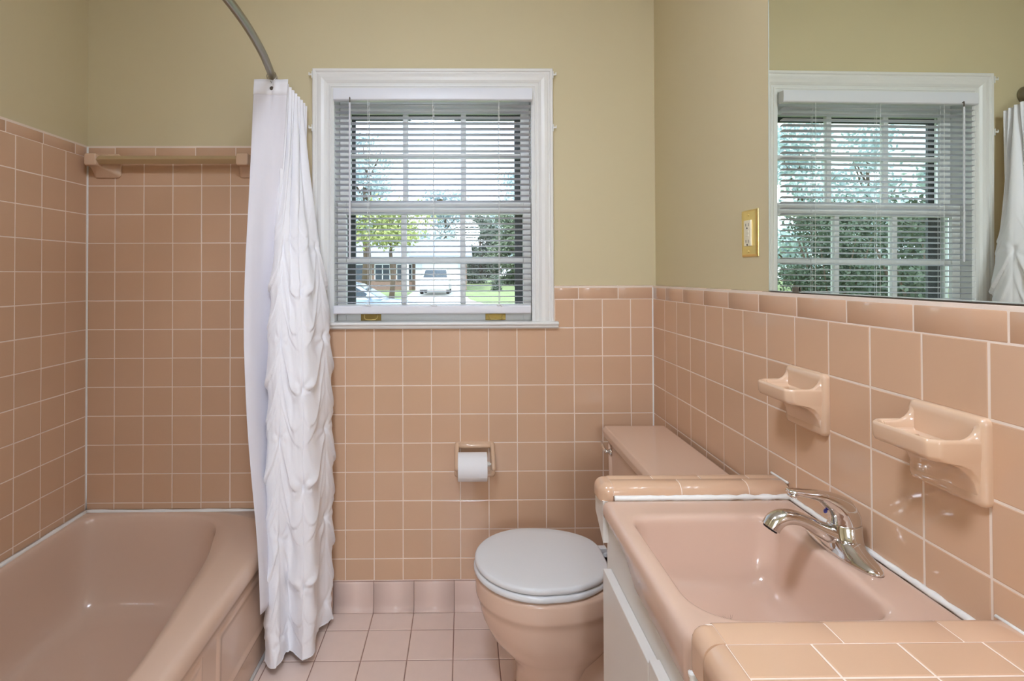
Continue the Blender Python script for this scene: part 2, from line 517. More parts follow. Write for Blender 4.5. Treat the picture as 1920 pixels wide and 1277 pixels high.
    tag(obj('ceiling_hall', MB().box((hx0 - 0.1, hy0 - 0.1, CEIL), (hx1 + 0.1, hy1, CEIL + 0.1)).mesh('ceiling_hall'), CEILP), 'white ceiling of the unseen hall added for fill light', 'ceiling', kind='structure')
    tag(obj('floor_hall', MB().box((hx0, hy0, -0.1), (hx1, hy1, -0.001)).mesh('floor_hall'), mat('hall_wood', srgb(168, 130, 92), 0.4, mottled=0.1, mscale=6, stretch=(1, 8, 1))), 'brown wooden floor of the unseen hall added for fill light', 'floor', kind='structure')
    return wb, wr, wl
WB, WR, WL = walls()

# ------------------------------------------------------------------ window
def window():
    w = tag(obj('window_1', MB().box((-0.512, 2.062, 1.070), (-0.4905, 2.222, 2.008)).box((0.2699, 2.062, 1.070), (0.292, 2.222, 2.008))
                .box((-0.4905, 2.062, 1.986), (0.2699, 2.222, 2.008)).box((-0.4905, 2.10, 1.070), (0.2699, 2.222, 1.0925)).mesh('window_1'), SASHW),
            'white double-hung window with six-over-six panes in the back wall', 'window', kind='structure')
    prof = [(0, -0.001), (0, 0.017), (0.003, 0.021), (0.011, 0.021), (0.014, 0.017), (0.018, 0.017), (0.024, 0.020), (0.034, 0.0215), (0.046, 0.019), (0.054, 0.015),
            (0.056, 0.013), (0.063, 0.013), (0.066, 0.016), (0.070, 0.016), (0.073, 0.011), (0.083, 0.010), (0.083, -0.001)]
    xo, xr, zt, zb = -0.574, 0.349, 2.066, 1.0945
    f = lambda q: [q(a, YBP - h) for a, h in prof]
    rings = [f(lambda a, y: (xo + a, y, zb)), f(lambda a, y: (xo + a, y, zt - a)), f(lambda a, y: (xr - a, y, zt - a)), f(lambda a, y: (xr - a, y, zb))]
    for k, nm in enumerate(('casing', 'casing', 'casing')):
        obj(nm, MB().loft(rings[k:k + 2]).mesh('casing'), WHITEP, w)
    st = [(2.12, 1.0945), (2.046, 1.0945), (2.040, 1.0925), (2.0375, 1.088), (2.0385, 1.083), (2.044, 1.080), (2.0445, 1.074), (2.050, 1.0675), (2.12, 1.0665)]
    o = obj('window_sill', MB().prism(st, -0.527, 0.364, lambda u, v, t: (t, u, v)).mesh('window_sill'), WHITEP, w)
    bevel(o, 0.0015, 2)

    def sash(nm, x0, x1, z0, z1, gx0, gx1, gz0, gz1, y0, y1, mx, mz):
        s = obj(nm, MB().box((x0, y0, z0), (gx0, y1, z1)).box((gx1, y0, z0), (x1, y1, z1)).box((gx0, y0, z0), (gx1, y1, gz0)).box((gx0, y0, gz1), (gx1, y1, z1)).mesh(nm), SASHW, w)
        bevel(s, 0.002, 2)
        mw_ = 0.0105
        for x in mx:
            boxo('muntin', (x - mw_, y0 + 0.004, gz0), (x + mw_, y1 - 0.004, gz1), SASHW, s, 0.003)
        ex = [gx0] + [m for m in mx] + [gx1]
        for a, b in zip(ex, ex[1:]):
            boxo('muntin', (a, y0 + 0.0045, mz - mw_ * 0.9), (b, y1 - 0.0045, mz + mw_ * 0.9), SASHW, s, 0.003)
            for c, d in ((gz0, mz), (mz, gz1)):
                boxo('pane', (a + 0.001, (y0 + y1) / 2 - 0.0015, c + 0.001), (b - 0.001, (y0 + y1) / 2 + 0.0015, d - 0.001), PANE, s)
        return s
    sash('upper_sash', -0.489, 0.268, 1.530, 1.985, -0.447, 0.234, 1.566, 1.921, 2.150, 2.180, (-0.2283, 0.0042), 1.7497)
    lo = sash('lower_sash', -0.489, 0.268, 1.094, 1.556, -0.456, 0.238, 1.158, 1.510, 2.108, 2.140, (-0.231, 0.0007), 1.3302)
    # old brass sash lifts
    for xc in (-0.3585, 0.1275):
        pl = boxo('sash_lift', (xc - 0.0395, 2.1065, 1.0955), (xc + 0.0395, 2.1085, 1.1205), BRASSD, lo, 0.0008)
        pl.matrix_parent_inverse = Matrix()
        k = obj('finger_pull', MB().tube([(-0.026, 0, 0.010), (-0.025, -0.006, -0.002), (-0.018, -0.010, -0.008), (0, -0.011, -0.009), (0.018, -0.010, -0.008), (0.025, -0.006, -0.002), (0.026, 0, 0.010)], 0.0022, 8).mesh('finger_pull', True), BRASS, pl)
    # sash lock on the meeting rail
    obj('sash_lock', MB().box((-0.118, 2.113, 1.556), (-0.082, 2.133, 1.561)).tube([(-0.10, 2.123, 1.560), (-0.10, 2.118, 1.566), (-0.088, 2.112, 1.567), (-0.078, 2.110, 1.566)], 0.003, 8).mesh('sash_lock', True), BRASSD, w)
    # dark storm sash outside
    sf = MB()
    sf.box((-0.489, 2.196, 1.10), (-0.436, 2.208, 1.985)); sf.box((0.213, 2.196, 1.10), (0.268, 2.208, 1.985))
    sf.box((-0.436, 2.196, 1.905), (0.213, 2.208, 1.985)); sf.box((-0.436, 2.196, 1.10), (0.213, 2.208, 1.135)); sf.box((-0.436, 2.196, 1.530), (0.213, 2.208, 1.552))
    obj('storm_frame', sf.mesh('storm_frame'), STORM, w)
    # curtain brackets on the casing
    for x, z, s, lb in ((-0.574, 2.040, -1, 'small white metal bracket on the upper left window casing corner'), (-0.574, 1.836, -1, 'small white metal bracket halfway down the left window casing edge'),
                        (0.349, 2.040, 1, 'small white metal bracket on the upper right window casing corner'), (0.349, 1.836, 1, 'small white metal bracket halfway down the right window casing edge')):
        t = thing('casing_bracket', lb, 'bracket', (x, YBP - 0.019, z), 'curtain brackets on the window casing')
        obj('plate', MB().box((-0.001 if s > 0 else -0.0015, -0.004, -0.013), (0.0015 if s > 0 else 0.001, 0.012, 0.013)).mesh('plate'), WHITEP, t)
        obj('hook', MB().box((min(0, s * 0.011), -0.005, -0.003), (max(0, s * 0.011), -0.002, 0.003)).box((min(s * 0.009, s * 0.012), -0.006, -0.003), (max(s * 0.009, s * 0.012), -0.001, 0.008)).mesh('hook'), WHITEP, t)
        obj('screw', MB().lathe([(0.002, 0), (0.002, 0.001), (0.001, 0.0016)], (0, 0, 0), 8, 'x').mesh('screw'), CLIP, t, (s * 0.0015, 0.005, 0.007))
window()

def blind():
    t = thing('window_blind', 'white horizontal mini blind hanging open inside the window frame', 'blind', (-0.112, 2.048, 1.934))
    ox, oy, oz = -0.112, 2.048, 1.934
    hp = [(2.030 - oy, 0.046), (2.064 - oy, 0.046), (2.064 - oy, 0.006), (2.056 - oy, 0.0), (2.034 - oy, 0.0), (2.029 - oy, 0.004), (2.0275 - oy, 0.023)]
    o = obj('headrail', MB().prism(hp, -0.3755, 0.3775, lambda u, v, q: (q, u, v)).mesh('headrail'), BLIND, t)
    bevel(o, 0.0015, 2)
    n = 5; hw = 0.0130; L = 0.3725
    ring = []
    prof = [(-hw + 2 * hw * i / (n - 1), 0.0022 * (1 - (2 * i / (n - 1) - 1) ** 2)) for i in range(n)]
    tp = prof + [(a, b - 0.0006) for a, b in reversed(prof)]
    me = MB().prism(tp, -L, L, lambda u, v, q: (q, u, v)).mesh('slat', True)
    me.materials.append(SLAT)
    zt, zb, cnt = 1.914, 1.1685, 36
    pitch = (zt - zb) / (cnt - 1)
    for i in range(cnt):
        z = zt - i * pitch
        obj('slat', me, None, t, (rnd.uniform(-0.0008, 0.0008), 0.0, z - oz), (math.radians(-8 + rnd.uniform(-1.2, 1.2)), rnd.uniform(-0.0006, 0.0006), 0))
    o = obj('bottom_rail', MB().box((-0.3785, 2.034 - oy, 1.1255 - oz), (0.3715, 2.063 - oy, 1.1575 - oz)).mesh('bottom_rail'), BLIND, t)
    bevel(o, 0.006, 3)
    for x in (-0.358, -0.1115, 0.1377):
        c = MB()
        for dy in (-0.0135, 0.0135):
            c.tube([(x - ox, dy, 0), (x - ox + 0.0005, dy, -0.4), (x - ox, dy, 1.155 - oz)], 0.0008, 5)
        c.tube([(x - ox + 0.004, 0.0, 0), (x - ox + 0.004, 0.0, 1.155 - oz)], 0.0008, 5)
        obj('lift_cord', c.mesh('lift_cord'), CORDW, t)
        obj('cord_knot', MB().tube([(x - ox - 0.012, -0.015, 1.162 - oz), (x - ox - 0.004, -0.017, 1.156 - oz), (x - ox + 0.003, -0.0165, 1.160 - oz), (x - ox + 0.010, -0.017, 1.154 - oz), (x - ox + 0.013, -0.015, 1.158 - oz)], 0.0018, 6).mesh('cord_knot', True), CORDW, t)
    wd = obj('tilt_wand', MB().tube([(-0.4237 - ox, -0.0245, -0.012), (-0.4237 - ox, -0.0245, 1.335 - oz), (-0.4237 - ox, -0.0245, 1.3315 - oz)], [0.0042, 0.0042, 0.003], 6).mesh('tilt_wand'), WAND, t)
    obj('wand_hook', MB().tube([(-0.4237 - ox, -0.018, 0.006), (-0.4237 - ox, -0.0245, 0.008), (-0.4237 - ox, -0.0255, -0.002), (-0.4237 - ox, -0.0245, -0.014)], 0.0022, 8).mesh('wand_hook', True), CLIP, t)
blind()

# ------------------------------------------------------------------ bathtub
def bathtub():
    t = thing('bathtub', 'peach enamelled alcove bathtub along the left tiled wall', 'bathtub', (-1.04, 1.30, 0))
    ox, oy = -1.04, 1.30
    zr = 0.385
    x0, x1, y0, y1 = XL + 0.003, -0.652, 0.535, D - 0.003
    ctl = [(-1.396, 1.95), (-1.36, 2.012), (-1.25, 2.034), (-1.076, 2.031), (-0.955, 2.006), (-0.884, 1.945), (-0.842, 1.83), (-0.806, 1.70), (-0.778, 1.50), (-0.750, 1.30),
           (-0.742, 1.10), (-0.752, 0.90), (-0.790, 0.74), (-0.86, 0.645), (-1.0, 0.60), (-1.2, 0.595), (-1.33, 0.61), (-1.388, 0.67), (-1.402, 0.85), (-1.402, 1.3), (-1.402, 1.75)]
    ctl = [(a, b, 0) for a, b in ctl][::-1]
    N = 120
    op = catmull(ctl, N, True)
    cx, cy = -1.08, 1.32
    # rectangle points matched by direction
    rect = []
    for p in op:
        d = Vector((p.x - cx, p.y - cy, 0))
        sx = ((x1 - cx) if d.x > 0 else (x0 - cx)) / d.x if abs(d.x) > 1e-6 else 1e9
        sy = ((y1 - cy) if d.y > 0 else (y0 - cy)) / d.y if abs(d.y) > 1e-6 else 1e9
        s = min(sx, sy)
        rect.append(Vector((cx + d.x * s, cy + d.y * s, 0)))
    for c in ((x0, y0), (x0, y1), (x1, y0), (x1, y1)):
        k = min(range(N), key=lambda i: (rect[i].x - c[0]) ** 2 + (rect[i].y - c[1]) ** 2)
        rect[k] = Vector((c[0], c[1], 0))
    def inset(r, i, z):
        out = []
        for p in r:
            out.append((min(p.x, x1 - i) - ox, p.y - oy, z))
        return out
    def scaled(sx, sy, z, dx=0, dy=0):
        return [(cx + (p.x - cx) * sx + dx - ox, cy + (p.y - cy) * sy + dy - oy, z) for p in op]
    lerp = lambda u, z: [((1 - u) * min(r.x, x1 - 0.03) + u * p.x - ox, (1 - u) * r.y + u * p.y - oy, z) for r, p in zip(rect, op)]
    rings = [inset(rect, 0.020, 0.0), inset(rect, 0.018, 0.10), inset(rect, 0.014, 0.30), inset(rect, 0.010, 0.325), inset(rect, 0.003, 0.333), inset(rect, 0.0, 0.345), inset(rect, 0.001, 0.362), inset(rect, 0.006, 0.374), inset(rect, 0.014, 0.381), inset(rect, 0.026, zr),
             lerp(0.4, zr), lerp(0.75, zr - 0.001), scaled(1.0, 1.0, zr - 0.003), scaled(0.988, 0.993, zr - 0.011), scaled(0.978, 0.986, zr - 0.028), scaled(0.965, 0.976, 0.30), scaled(0.945, 0.960, 0.22), scaled(0.915, 0.935, 0.14),
             scaled(0.885, 0.912, 0.10), scaled(0.83, 0.875, 0.075), scaled(0.72, 0.80, 0.066), scaled(0.4, 0.45, 0.062), scaled(0.02, 0.02, 0.060)]
    obj('tub_body', MB().loft(rings, True, False, True).mesh('tub_body', True), TUBM, t)
    # embossed panels of the apron
    def panel(ya, yb, za, zb):
        e = 0.020
        xs = lambda z: x1 - 0.0195 + 0.0055 * z / 0.30
        r0 = [(ya, za), (yb, za), (yb, zb), (ya, zb)]
        r1 = [(ya + e, za + e), (yb - e, za + e), (yb - e, zb - e), (ya + e, zb - e)]
        r2 = [(ya + 2 * e, za + 2 * e), (yb - 2 * e, za + 2 * e), (yb - 2 * e, zb - 2 * e), (ya + 2 * e, zb - 2 * e)]
        m = MB().loft([[(xs(z) - 0.004 - ox, y - oy, z) for y, z in r0], [(xs(z) + 0.0055 - ox, y - oy, z) for y, z in r1], [(xs(z) + 0.001 - ox, y - oy, z) for y, z in r2]])
        o = obj('apron_panel', m.mesh('apron_panel'), TUBM, t)
        bevel(o, 0.006, 3, 10)
    panel(1.46, 2.02, 0.085, 0.315)
    panel(0.62, 1.40, 0.085, 0.315)
    for p, q in (((XL + 0.010, D - 0.010, zr), (-0.665, D - 0.010, zr)), ((XL + 0.010, D - 0.010, zr), (XL + 0.010, 0.55, zr))):
        p, q = Vector(p), Vector(q); n = 40
        path = [p.lerp(q, i / n) - Vector((ox, oy, 0)) for i in range(n + 1)]
        rad = [0.0082 * (0.9 + 0.3 * noise.noise(Vector((i * 0.5, p.x, q.y * 9)))) for i in range(n + 1)]
        obj('caulk_bead', MB().tube(path, rad, 8).mesh('caulk_bead', True), CAULK, t)
    # strip of caulk where the apron meets the floor
    obj('caulk_bead', MB().tube([(x1 - 0.016 - ox, y1 - 0.03 - oy, 0.003), (x1 - 0.016 - ox, 0.54 - oy, 0.003)], 0.006, 6).mesh('caulk_bead', True), CAULK, t)
    obj('drain', MB().lathe([(0.001, 0.004), (0.024, 0.004), (0.034, 0.002), (0.036, 0)], (cx - ox, 0.86 - oy, 0.0615), 20).mesh('drain', True), CHROME, t)
bathtub()

# ------------------------------------------------------------------ curtain rod, curtain and its lining
def curtain():
    t = thing('curtain_rod', 'brushed nickel curved shower curtain rod over the bathtub', 'curtain rod', (-0.70, YBP, 1.988))
    rel = lambda x, y, z: (x + 0.70, y - YBP, z - 1.988)
    pts = [(-0.714, 2.070), (-0.7005, 2.01), (-0.688, 1.959), (-0.646, 1.754), (-0.6206, 1.580), (-0.608, 1.436), (-0.605, 1.2925), (-0.610, 1.13), (-0.627, 0.95), (-0.655, 0.77), (-0.693, 0.60), (-0.708, 0.535)]
    path = [rel(p.x, p.y, 1.988) for p in catmull([(a, b, 0) for a, b in pts], 60)]
    obj('rod', MB().tube(path, 0.0128, 16).mesh('rod', True), NICKEL, t)
    for y, s, mx in ((YBP, -1, -0.714), (0.53, 1, -0.708)):
        obj('wall_mount', MB().lathe([(0.032, 0), (0.034, s * 0.004), (0.032, s * 0.012), (0.026, s * 0.022), (0.016, s * 0.030), (0.014, s * 0.036)], rel(mx, y, 1.988), 22, 'y').mesh('wall_mount', True), NICKEL, t)

    # hooks bunched at the window end of the rod
    for i, (y, x) in enumerate(((1.918, -0.6795), (1.942, -0.6845), (1.964, -0.6895), (1.986, -0.695), (2.010, -0.7005))):
        r = 0.0175
        ring = [(x + r * math.cos(a) * 0.98, y + 0.004 * math.sin(a), 1.988 - 0.004 + r * math.sin(a) * 1.05) for a in [math.radians(k) for k in range(-70, 251, 20)]]
        lab = ['nearest wire curtain hook on the rod, its tip through the lining', 'second wire curtain hook on the rod from the room side', 'middle wire curtain hook bunched on the rod', 'wire curtain hook next to last before the back wall', 'wire curtain hook closest to the back wall'][i]
        h = thing('curtain_hook', lab, 'hook', (x, y, 2.003), 'wire hooks of the shower curtain')
        R = lambda q: (q[0] - x, q[1] - y, q[2] - 2.003)
        obj('hook_ring', MB().tube([R(q) for q in ring], 0.0014, 7).mesh('hook_ring', True), CHROME, h)
        obj('hook_tip', MB().tube([R((x + 0.004, y, 1.968)), R((x + 0.003, y - 0.008, 1.955)), R((x, y - 0.012, 1.962))], 0.0014, 7).mesh('hook_tip', True), CHROME, h)

    # ----- gathered cotton curtain
    bot = [(-0.655, 1.815), (-0.645, 1.768), (-0.622, 1.733), (-0.6017, 1.727), (-0.5879, 1.7408), (-0.5866, 1.799), (-0.5723, 1.806), (-0.5345, 1.768), (-0.516, 1.757), (-0.4925, 1.787), (-0.5172, 1.899), (-0.4865, 1.960),
           (-0.4858, 1.994), (-0.525, 2.020), (-0.575, 1.990), (-0.600, 2.025)]
    mid = [(-0.655, 1.835), (-0.652, 1.800), (-0.640, 1.772), (-0.620, 1.757), (-0.600, 1.756), (-0.582, 1.766), (-0.565, 1.771), (-0.545, 1.768), (-0.520, 1.772), (-0.500, 1.800), (-0.492, 1.858), (-0.476, 1.920),
           (-0.478, 1.985), (-0.515, 2.015), (-0.565, 1.995), (-0.600, 2.025)]
    top = []
    for i in range(len(bot)):
        u = i / (len(bot) - 1)
        zig = 0.010 * (1 if i % 2 else -1)
        top.append((-0.630 + 0.034 * u + zig, 1.912 + 0.122 * u))
    wtab = [(0.03, 1.0), (0.6, 1.0), (0.9, 0.97), (1.2, 0.84), (1.4, 0.60), (1.6, 0.28), (1.78, 0.09), (1.95, 0.0)]
    NS, NZ = 260, 330
    zlo, zhi = 0.030, 1.957
    vs = []; fs = []
    tp = catmull([(a, b, 0) for a, b in top], NS)
    mt = catmull([(a, b, 0) for a, b in mid], NS)
    bt = catmull([(a, b, 0) for a, b in bot], NS)
    LEN = 0.50                                   # cloth length along the path, metres
    seams = [(0.285, 0.0), (0.525, 0.5), (0.715, 0.0), (0.90, 0.5)]
    PER = 0.318
    pins = []
    for sp_, ph_ in seams:
        for k in range(5):
            zp = 1.375 - PER * (k + ph_ * 1.0)
            if zp > 0.08: pins.append((sp_, zp))
    def seam_d(s):
        return min(abs(s - q[0]) for q in seams)
    def cell(s):
        ed = [-0.03] + [q[0] for q in seams] + [1.08]
        for k in range(len(ed) - 1):
            if ed[k] <= s <= ed[k + 1]:
                return k, (s - ed[k]) / (ed[k + 1] - ed[k])
        return 0, 0.5
    for j in range(NZ):
        z = zlo + (zhi - zlo) * j / (NZ - 1)
        w = sum(interp(wtab, z + d) for d in (-0.12, -0.06, 0, 0.06, 0.12)) / 5
        wb = smoothstep(0.62, 0.05, z)
        pl = [tp[i].lerp(mt[i].lerp(bt[i], wb), w) for i in range(NS)]
        amp = smoothstep(1.60, 1.30, z)
        for i in range(NS):
            s = i / (NS - 1)
            p = pl[i]
            a, b = pl[max(0, i - 3)], pl[min(NS - 1, i + 3)]
            tan = (b - a); tan = tan.normalized() if tan.length > 1e-6 else Vector((0, 1, 0))
            nrm = Vector((tan.y, -tan.x, 0))
            k, u = cell(s)
            bulge = max(0.0, 4 * u * (1 - u))
            d = amp * (0.008 * bulge ** 0.6 - 0.004) * (0.5 + 0.5 * smoothstep(0.05, 0.3, z))
            # pouches of cloth hanging in curves between stitches of neighbouring seams
            pa = 0.5 * ((k + 1) % 2); pb = 0.5 * (k % 2)
            wob = 0.020 * noise.noise(Vector((k * 3.7, z * 2.0, 5.0)))
            for sub, (am, sag, sh) in enumerate(((0.0175, 0.070, 0.0), (0.0105, 0.110, 0.28), (0.0075, 0.040, 0.60))):
                zc = 1.375 - PER * (pa + (pb - pa) * u) - sag * bulge - PER * sh + wob
                tt = ((z - zc) / PER) % 1.0
                prof = math.exp(-tt * (4.6 if sub == 0 else 8.0)) * smoothstep(0.0, 0.035, tt) + smoothstep(0.90, 1.0, tt) * 0.25
                d += amp * am * (prof - 0.22) * bulge ** (0.95 if sub == 0 else 0.6)
            for sp_, zp in pins:
                du = (s - sp_) * LEN; dz_ = z - zp
                if abs(du) > 0.10 or abs(dz_) > 0.14: continue
                rr_ = math.hypot(du, dz_)
                d -= amp * 0.009 * math.exp(-(du / 0.009) ** 2 - (dz_ / 0.016) ** 2)
                ang = math.atan2(dz_, abs(du) + 1e-5)
                d += amp * 0.0020 * math.cos(ang * 6.0 + sp_ * 20) * math.exp(-((rr_ - 0.030) / 0.022) ** 2)
            d += amp * (0.0045 * noise.noise(Vector((s * 9, z * 4 + 3 * s, 3.1))) + 0.0022 * noise.noise(Vector((s * 26 + z * 9, z * 13, 9.7))))
            # plain pleats above the first stitches
            d += (1 - amp) * 0.0075 * math.sin(s * 27 + 0.8 * z) * smoothstep(1.96, 1.7, z)
            dz = -0.004 * math.sin(s * 19) * smoothstep(0.35, 0.03, z) + (-0.045 * s * smoothstep(1.75, 1.957, z))
            vs.append((p.x + nrm.x * d, p.y + nrm.y * d, max(0.012, z + dz)))
    for j in range(NZ - 1):
        for i in range(NS - 1):
            a = j * NS + i
            fs.append((a, a + 1, a + NS + 1, a + NS))
    ox, oy = -0.56, 1.86
    c = thing('shower_curtain', 'white gathered cotton shower curtain drawn together beside the window', 'curtain', (ox, oy, 0.02))
    me = MB().add([(x - ox, y - oy, z - 0.02) for x, y, z in vs], fs).mesh('curtain_fabric', True)
    o = obj('curtain_fabric', me, FABRIC, c)
    so = o.modifiers.new('thick', 'SOLIDIFY'); so.thickness = 0.0014; so.offset = 0
    # stitched hem
    hem = [Vector(vs[i]) - Vector((ox, oy, 0.02 - 0.001)) for i in range(NS)]
    obj('hem', MB().tube(hem, 0.0022, 6).mesh('hem', True), FABRIC, c)

    # ----- flat lining on the tub side
    ltab = [(0.22, (-0.637, 1.690)), (0.36, (-0.640, 1.690)), (0.50, (-0.658, 1.700)), (0.70, (-0.683, 1.715)), (0.90, (-0.705, 1.735)), (1.20, (-0.722, 1.765)), (1.60, (-0.722, 1.830)), (1.972, (-0.7385, 1.927))]
    rtab = [(0.22, (-0.618, 1.860)), (0.36, (-0.620, 1.862)), (0.50, (-0.628, 1.865)), (0.70, (-0.632, 1.868)), (0.90, (-0.636, 1.870)), (1.20, (-0.640, 1.872)), (1.60, (-0.628, 1.878)), (1.972, (-0.616, 1.892))]
    def pick(tab, z):
        return (interp([(a, p[0]) for a, p in tab], z), interp([(a, p[1]) for a, p in tab], z))
    NU, NV = 60, 90
    vs = []; fs = []
    for j in range(NV):
        z = 0.22 + (1.972 - 0.22) * j / (NV - 1)
        zs = [(z + d) for d in (-0.15, -0.075, 0, 0.075, 0.15)]
        l = [sum(pick(ltab, q)[k] for q in zs) / 5 for k in (0, 1)]
        r = [sum(pick(rtab, q)[k] for q in zs) / 5 for k in (0, 1)]
        if z > 1.80:
            m_ = smoothstep(1.80, 1.977, z)
            l = [l[k] * (1 - m_) + pick(ltab, z)[k] * m_ for k in (0, 1)]; r = [r[k] * (1 - m_) + pick(rtab, z)[k] * m_ for k in (0, 1)]
        tan = Vector((r[0] - l[0], r[1] - l[1], 0)); ln = tan.length; tan.normalize(); nrm = Vector((tan.y, -tan.x, 0))
        for i in range(NU):
            u = i / (NU - 1)
            d = 0.004 * math.sin(u * 7.5 + 0.6) * smoothstep(2.0, 1.2, z) + 0.0075 * math.sin(u * 3.4 + 0.5 + 0.5 * z) + 0.0012 * noise.noise(Vector((u * 6, z * 3, 0)))
            d -= 0.012 * math.exp(-((u - 0.50) / 0.07) ** 2) * smoothstep(1.80, 1.977, z) * 0.6
            zz = z - 0.007 * u * smoothstep(1.8, 1.977, z)
            vs.append((l[0] + (r[0] - l[0]) * u + nrm.x * d, l[1] + (r[1] - l[1]) * u + nrm.y * d, zz))
    for j in range(NV - 1):
        for i in range(NU - 1):
            a = j * NU + i
            fs.append((a, a + 1, a + NU + 1, a + NU))
    ox, oy, oz = -0.66, 1.80, 0.22
    li = thing('curtain_liner', 'smooth white curtain liner hanging along the tub side of the gathered curtain', 'curtain liner', (ox, oy, oz))
    o = obj('liner_sheet', MB().add([(x - ox, y - oy, z - oz) for x, y, z in vs], fs).mesh('liner_sheet', True), LINER, li)
    so = o.modifiers.new('thick', 'SOLIDIFY'); so.thickness = 0.0010; so.offset = 0
    # doubled band at the top and side hem
    band = []
    for j in (NV - 4, NV - 3, NV - 2, NV - 1):
        for i in range(NU):
            x, y, z = vs[j * NU + i]
            band.append((x - ox - 0.0006, y - oy - 0.0014, z - oz))
    bf = [(j * NU + i, j * NU + i + 1, (j + 1) * NU + i + 1, (j + 1) * NU + i) for j in range(3) for i in range(NU - 1)]
    o = obj('top_band', MB().add(band, bf).mesh('top_band', True), FABRIC, li)
    so = o.modifiers.new('thick', 'SOLIDIFY'); so.thickness = 0.0008; so.offset = 0
    gx, gy, gz = vs[(NV - 3) * NU + NU // 2]
    obj('grommet', MB().lathe([(0.003, -0.003), (0.0065, -0.003), (0.0075, 0), (0.0065, 0.002), (0.003, 0.002)], (gx - ox, gy - oy - 0.001, gz - oz + 0.006), 16, 'y').mesh('grommet', True), CLIP, li)
curtain()

# ------------------------------------------------------------------ ceramic towel bar
def towel_bar():
    zc = 1.7035
    t = thing('towel_bar', 'peach ceramic towel bar with tan rod on the back wall over the tub', 'towel bar', (-1.09, D, zc))
    for k, (x, fx) in enumerate(((-1.372, -1.350), (-0.8156, -0.800))):
        # flange, neck and square head as one glazed post
        rr = []
        for (cx_, h, zof, y) in ((fx, 0.045, -0.012, 0.0), (fx, 0.046, -0.012, -0.006), (fx, 0.042, -0.011, -0.010), ((fx + x) / 2, 0.032, -0.006, -0.022), (x, 0.0235, -0.001, -0.036), (x, 0.0225, 0, -0.046), (x, 0.0225, 0, -0.068), (x, 0.0205, 0, -0.0715), (x, 0.017, 0, -0.073)):
            ww = h if h < 0.03 else h * 1.15
            ring = []
            c_ = h * 0.22
            for sx, sz in ((-1, -1), (1, -1), (1, 1), (-1, 1)):
                q = [(sx * ww, sz * (h - c_)), (sx * (ww - c_), sz * h)]
                if sx * sz > 0: pass
                order = q if sx * sz < 0 else q
                if (sx, sz) in ((-1, -1), (1, 1)):
                    ring += [q[0], q[1]]
                else:
                    ring += [q[1], q[0]]
            rr.append([(cx_ + a + 1.09, y, b + zof) for a, b in ring])
        o = obj('post', MB().loft(rr).mesh('post', True), CERAM, t)
        bevel(o, 0.002, 2, 50)
    s = 0.0125
    bar = [(-1.362, -0.8), (0, 0)]
    prof = [(0, s * 1.3), (s * 1.3, 0), (0, -s * 1.3), (-s * 1.3, 0)]
    o = obj('bar', MB().prism(prof, -1.352 + 1.09, -0.836 + 1.09, lambda u, v, q: (q, -0.056 + u, v)).mesh('bar'), BARM, t)
    bevel(o, 0.002, 2)
towel_bar()

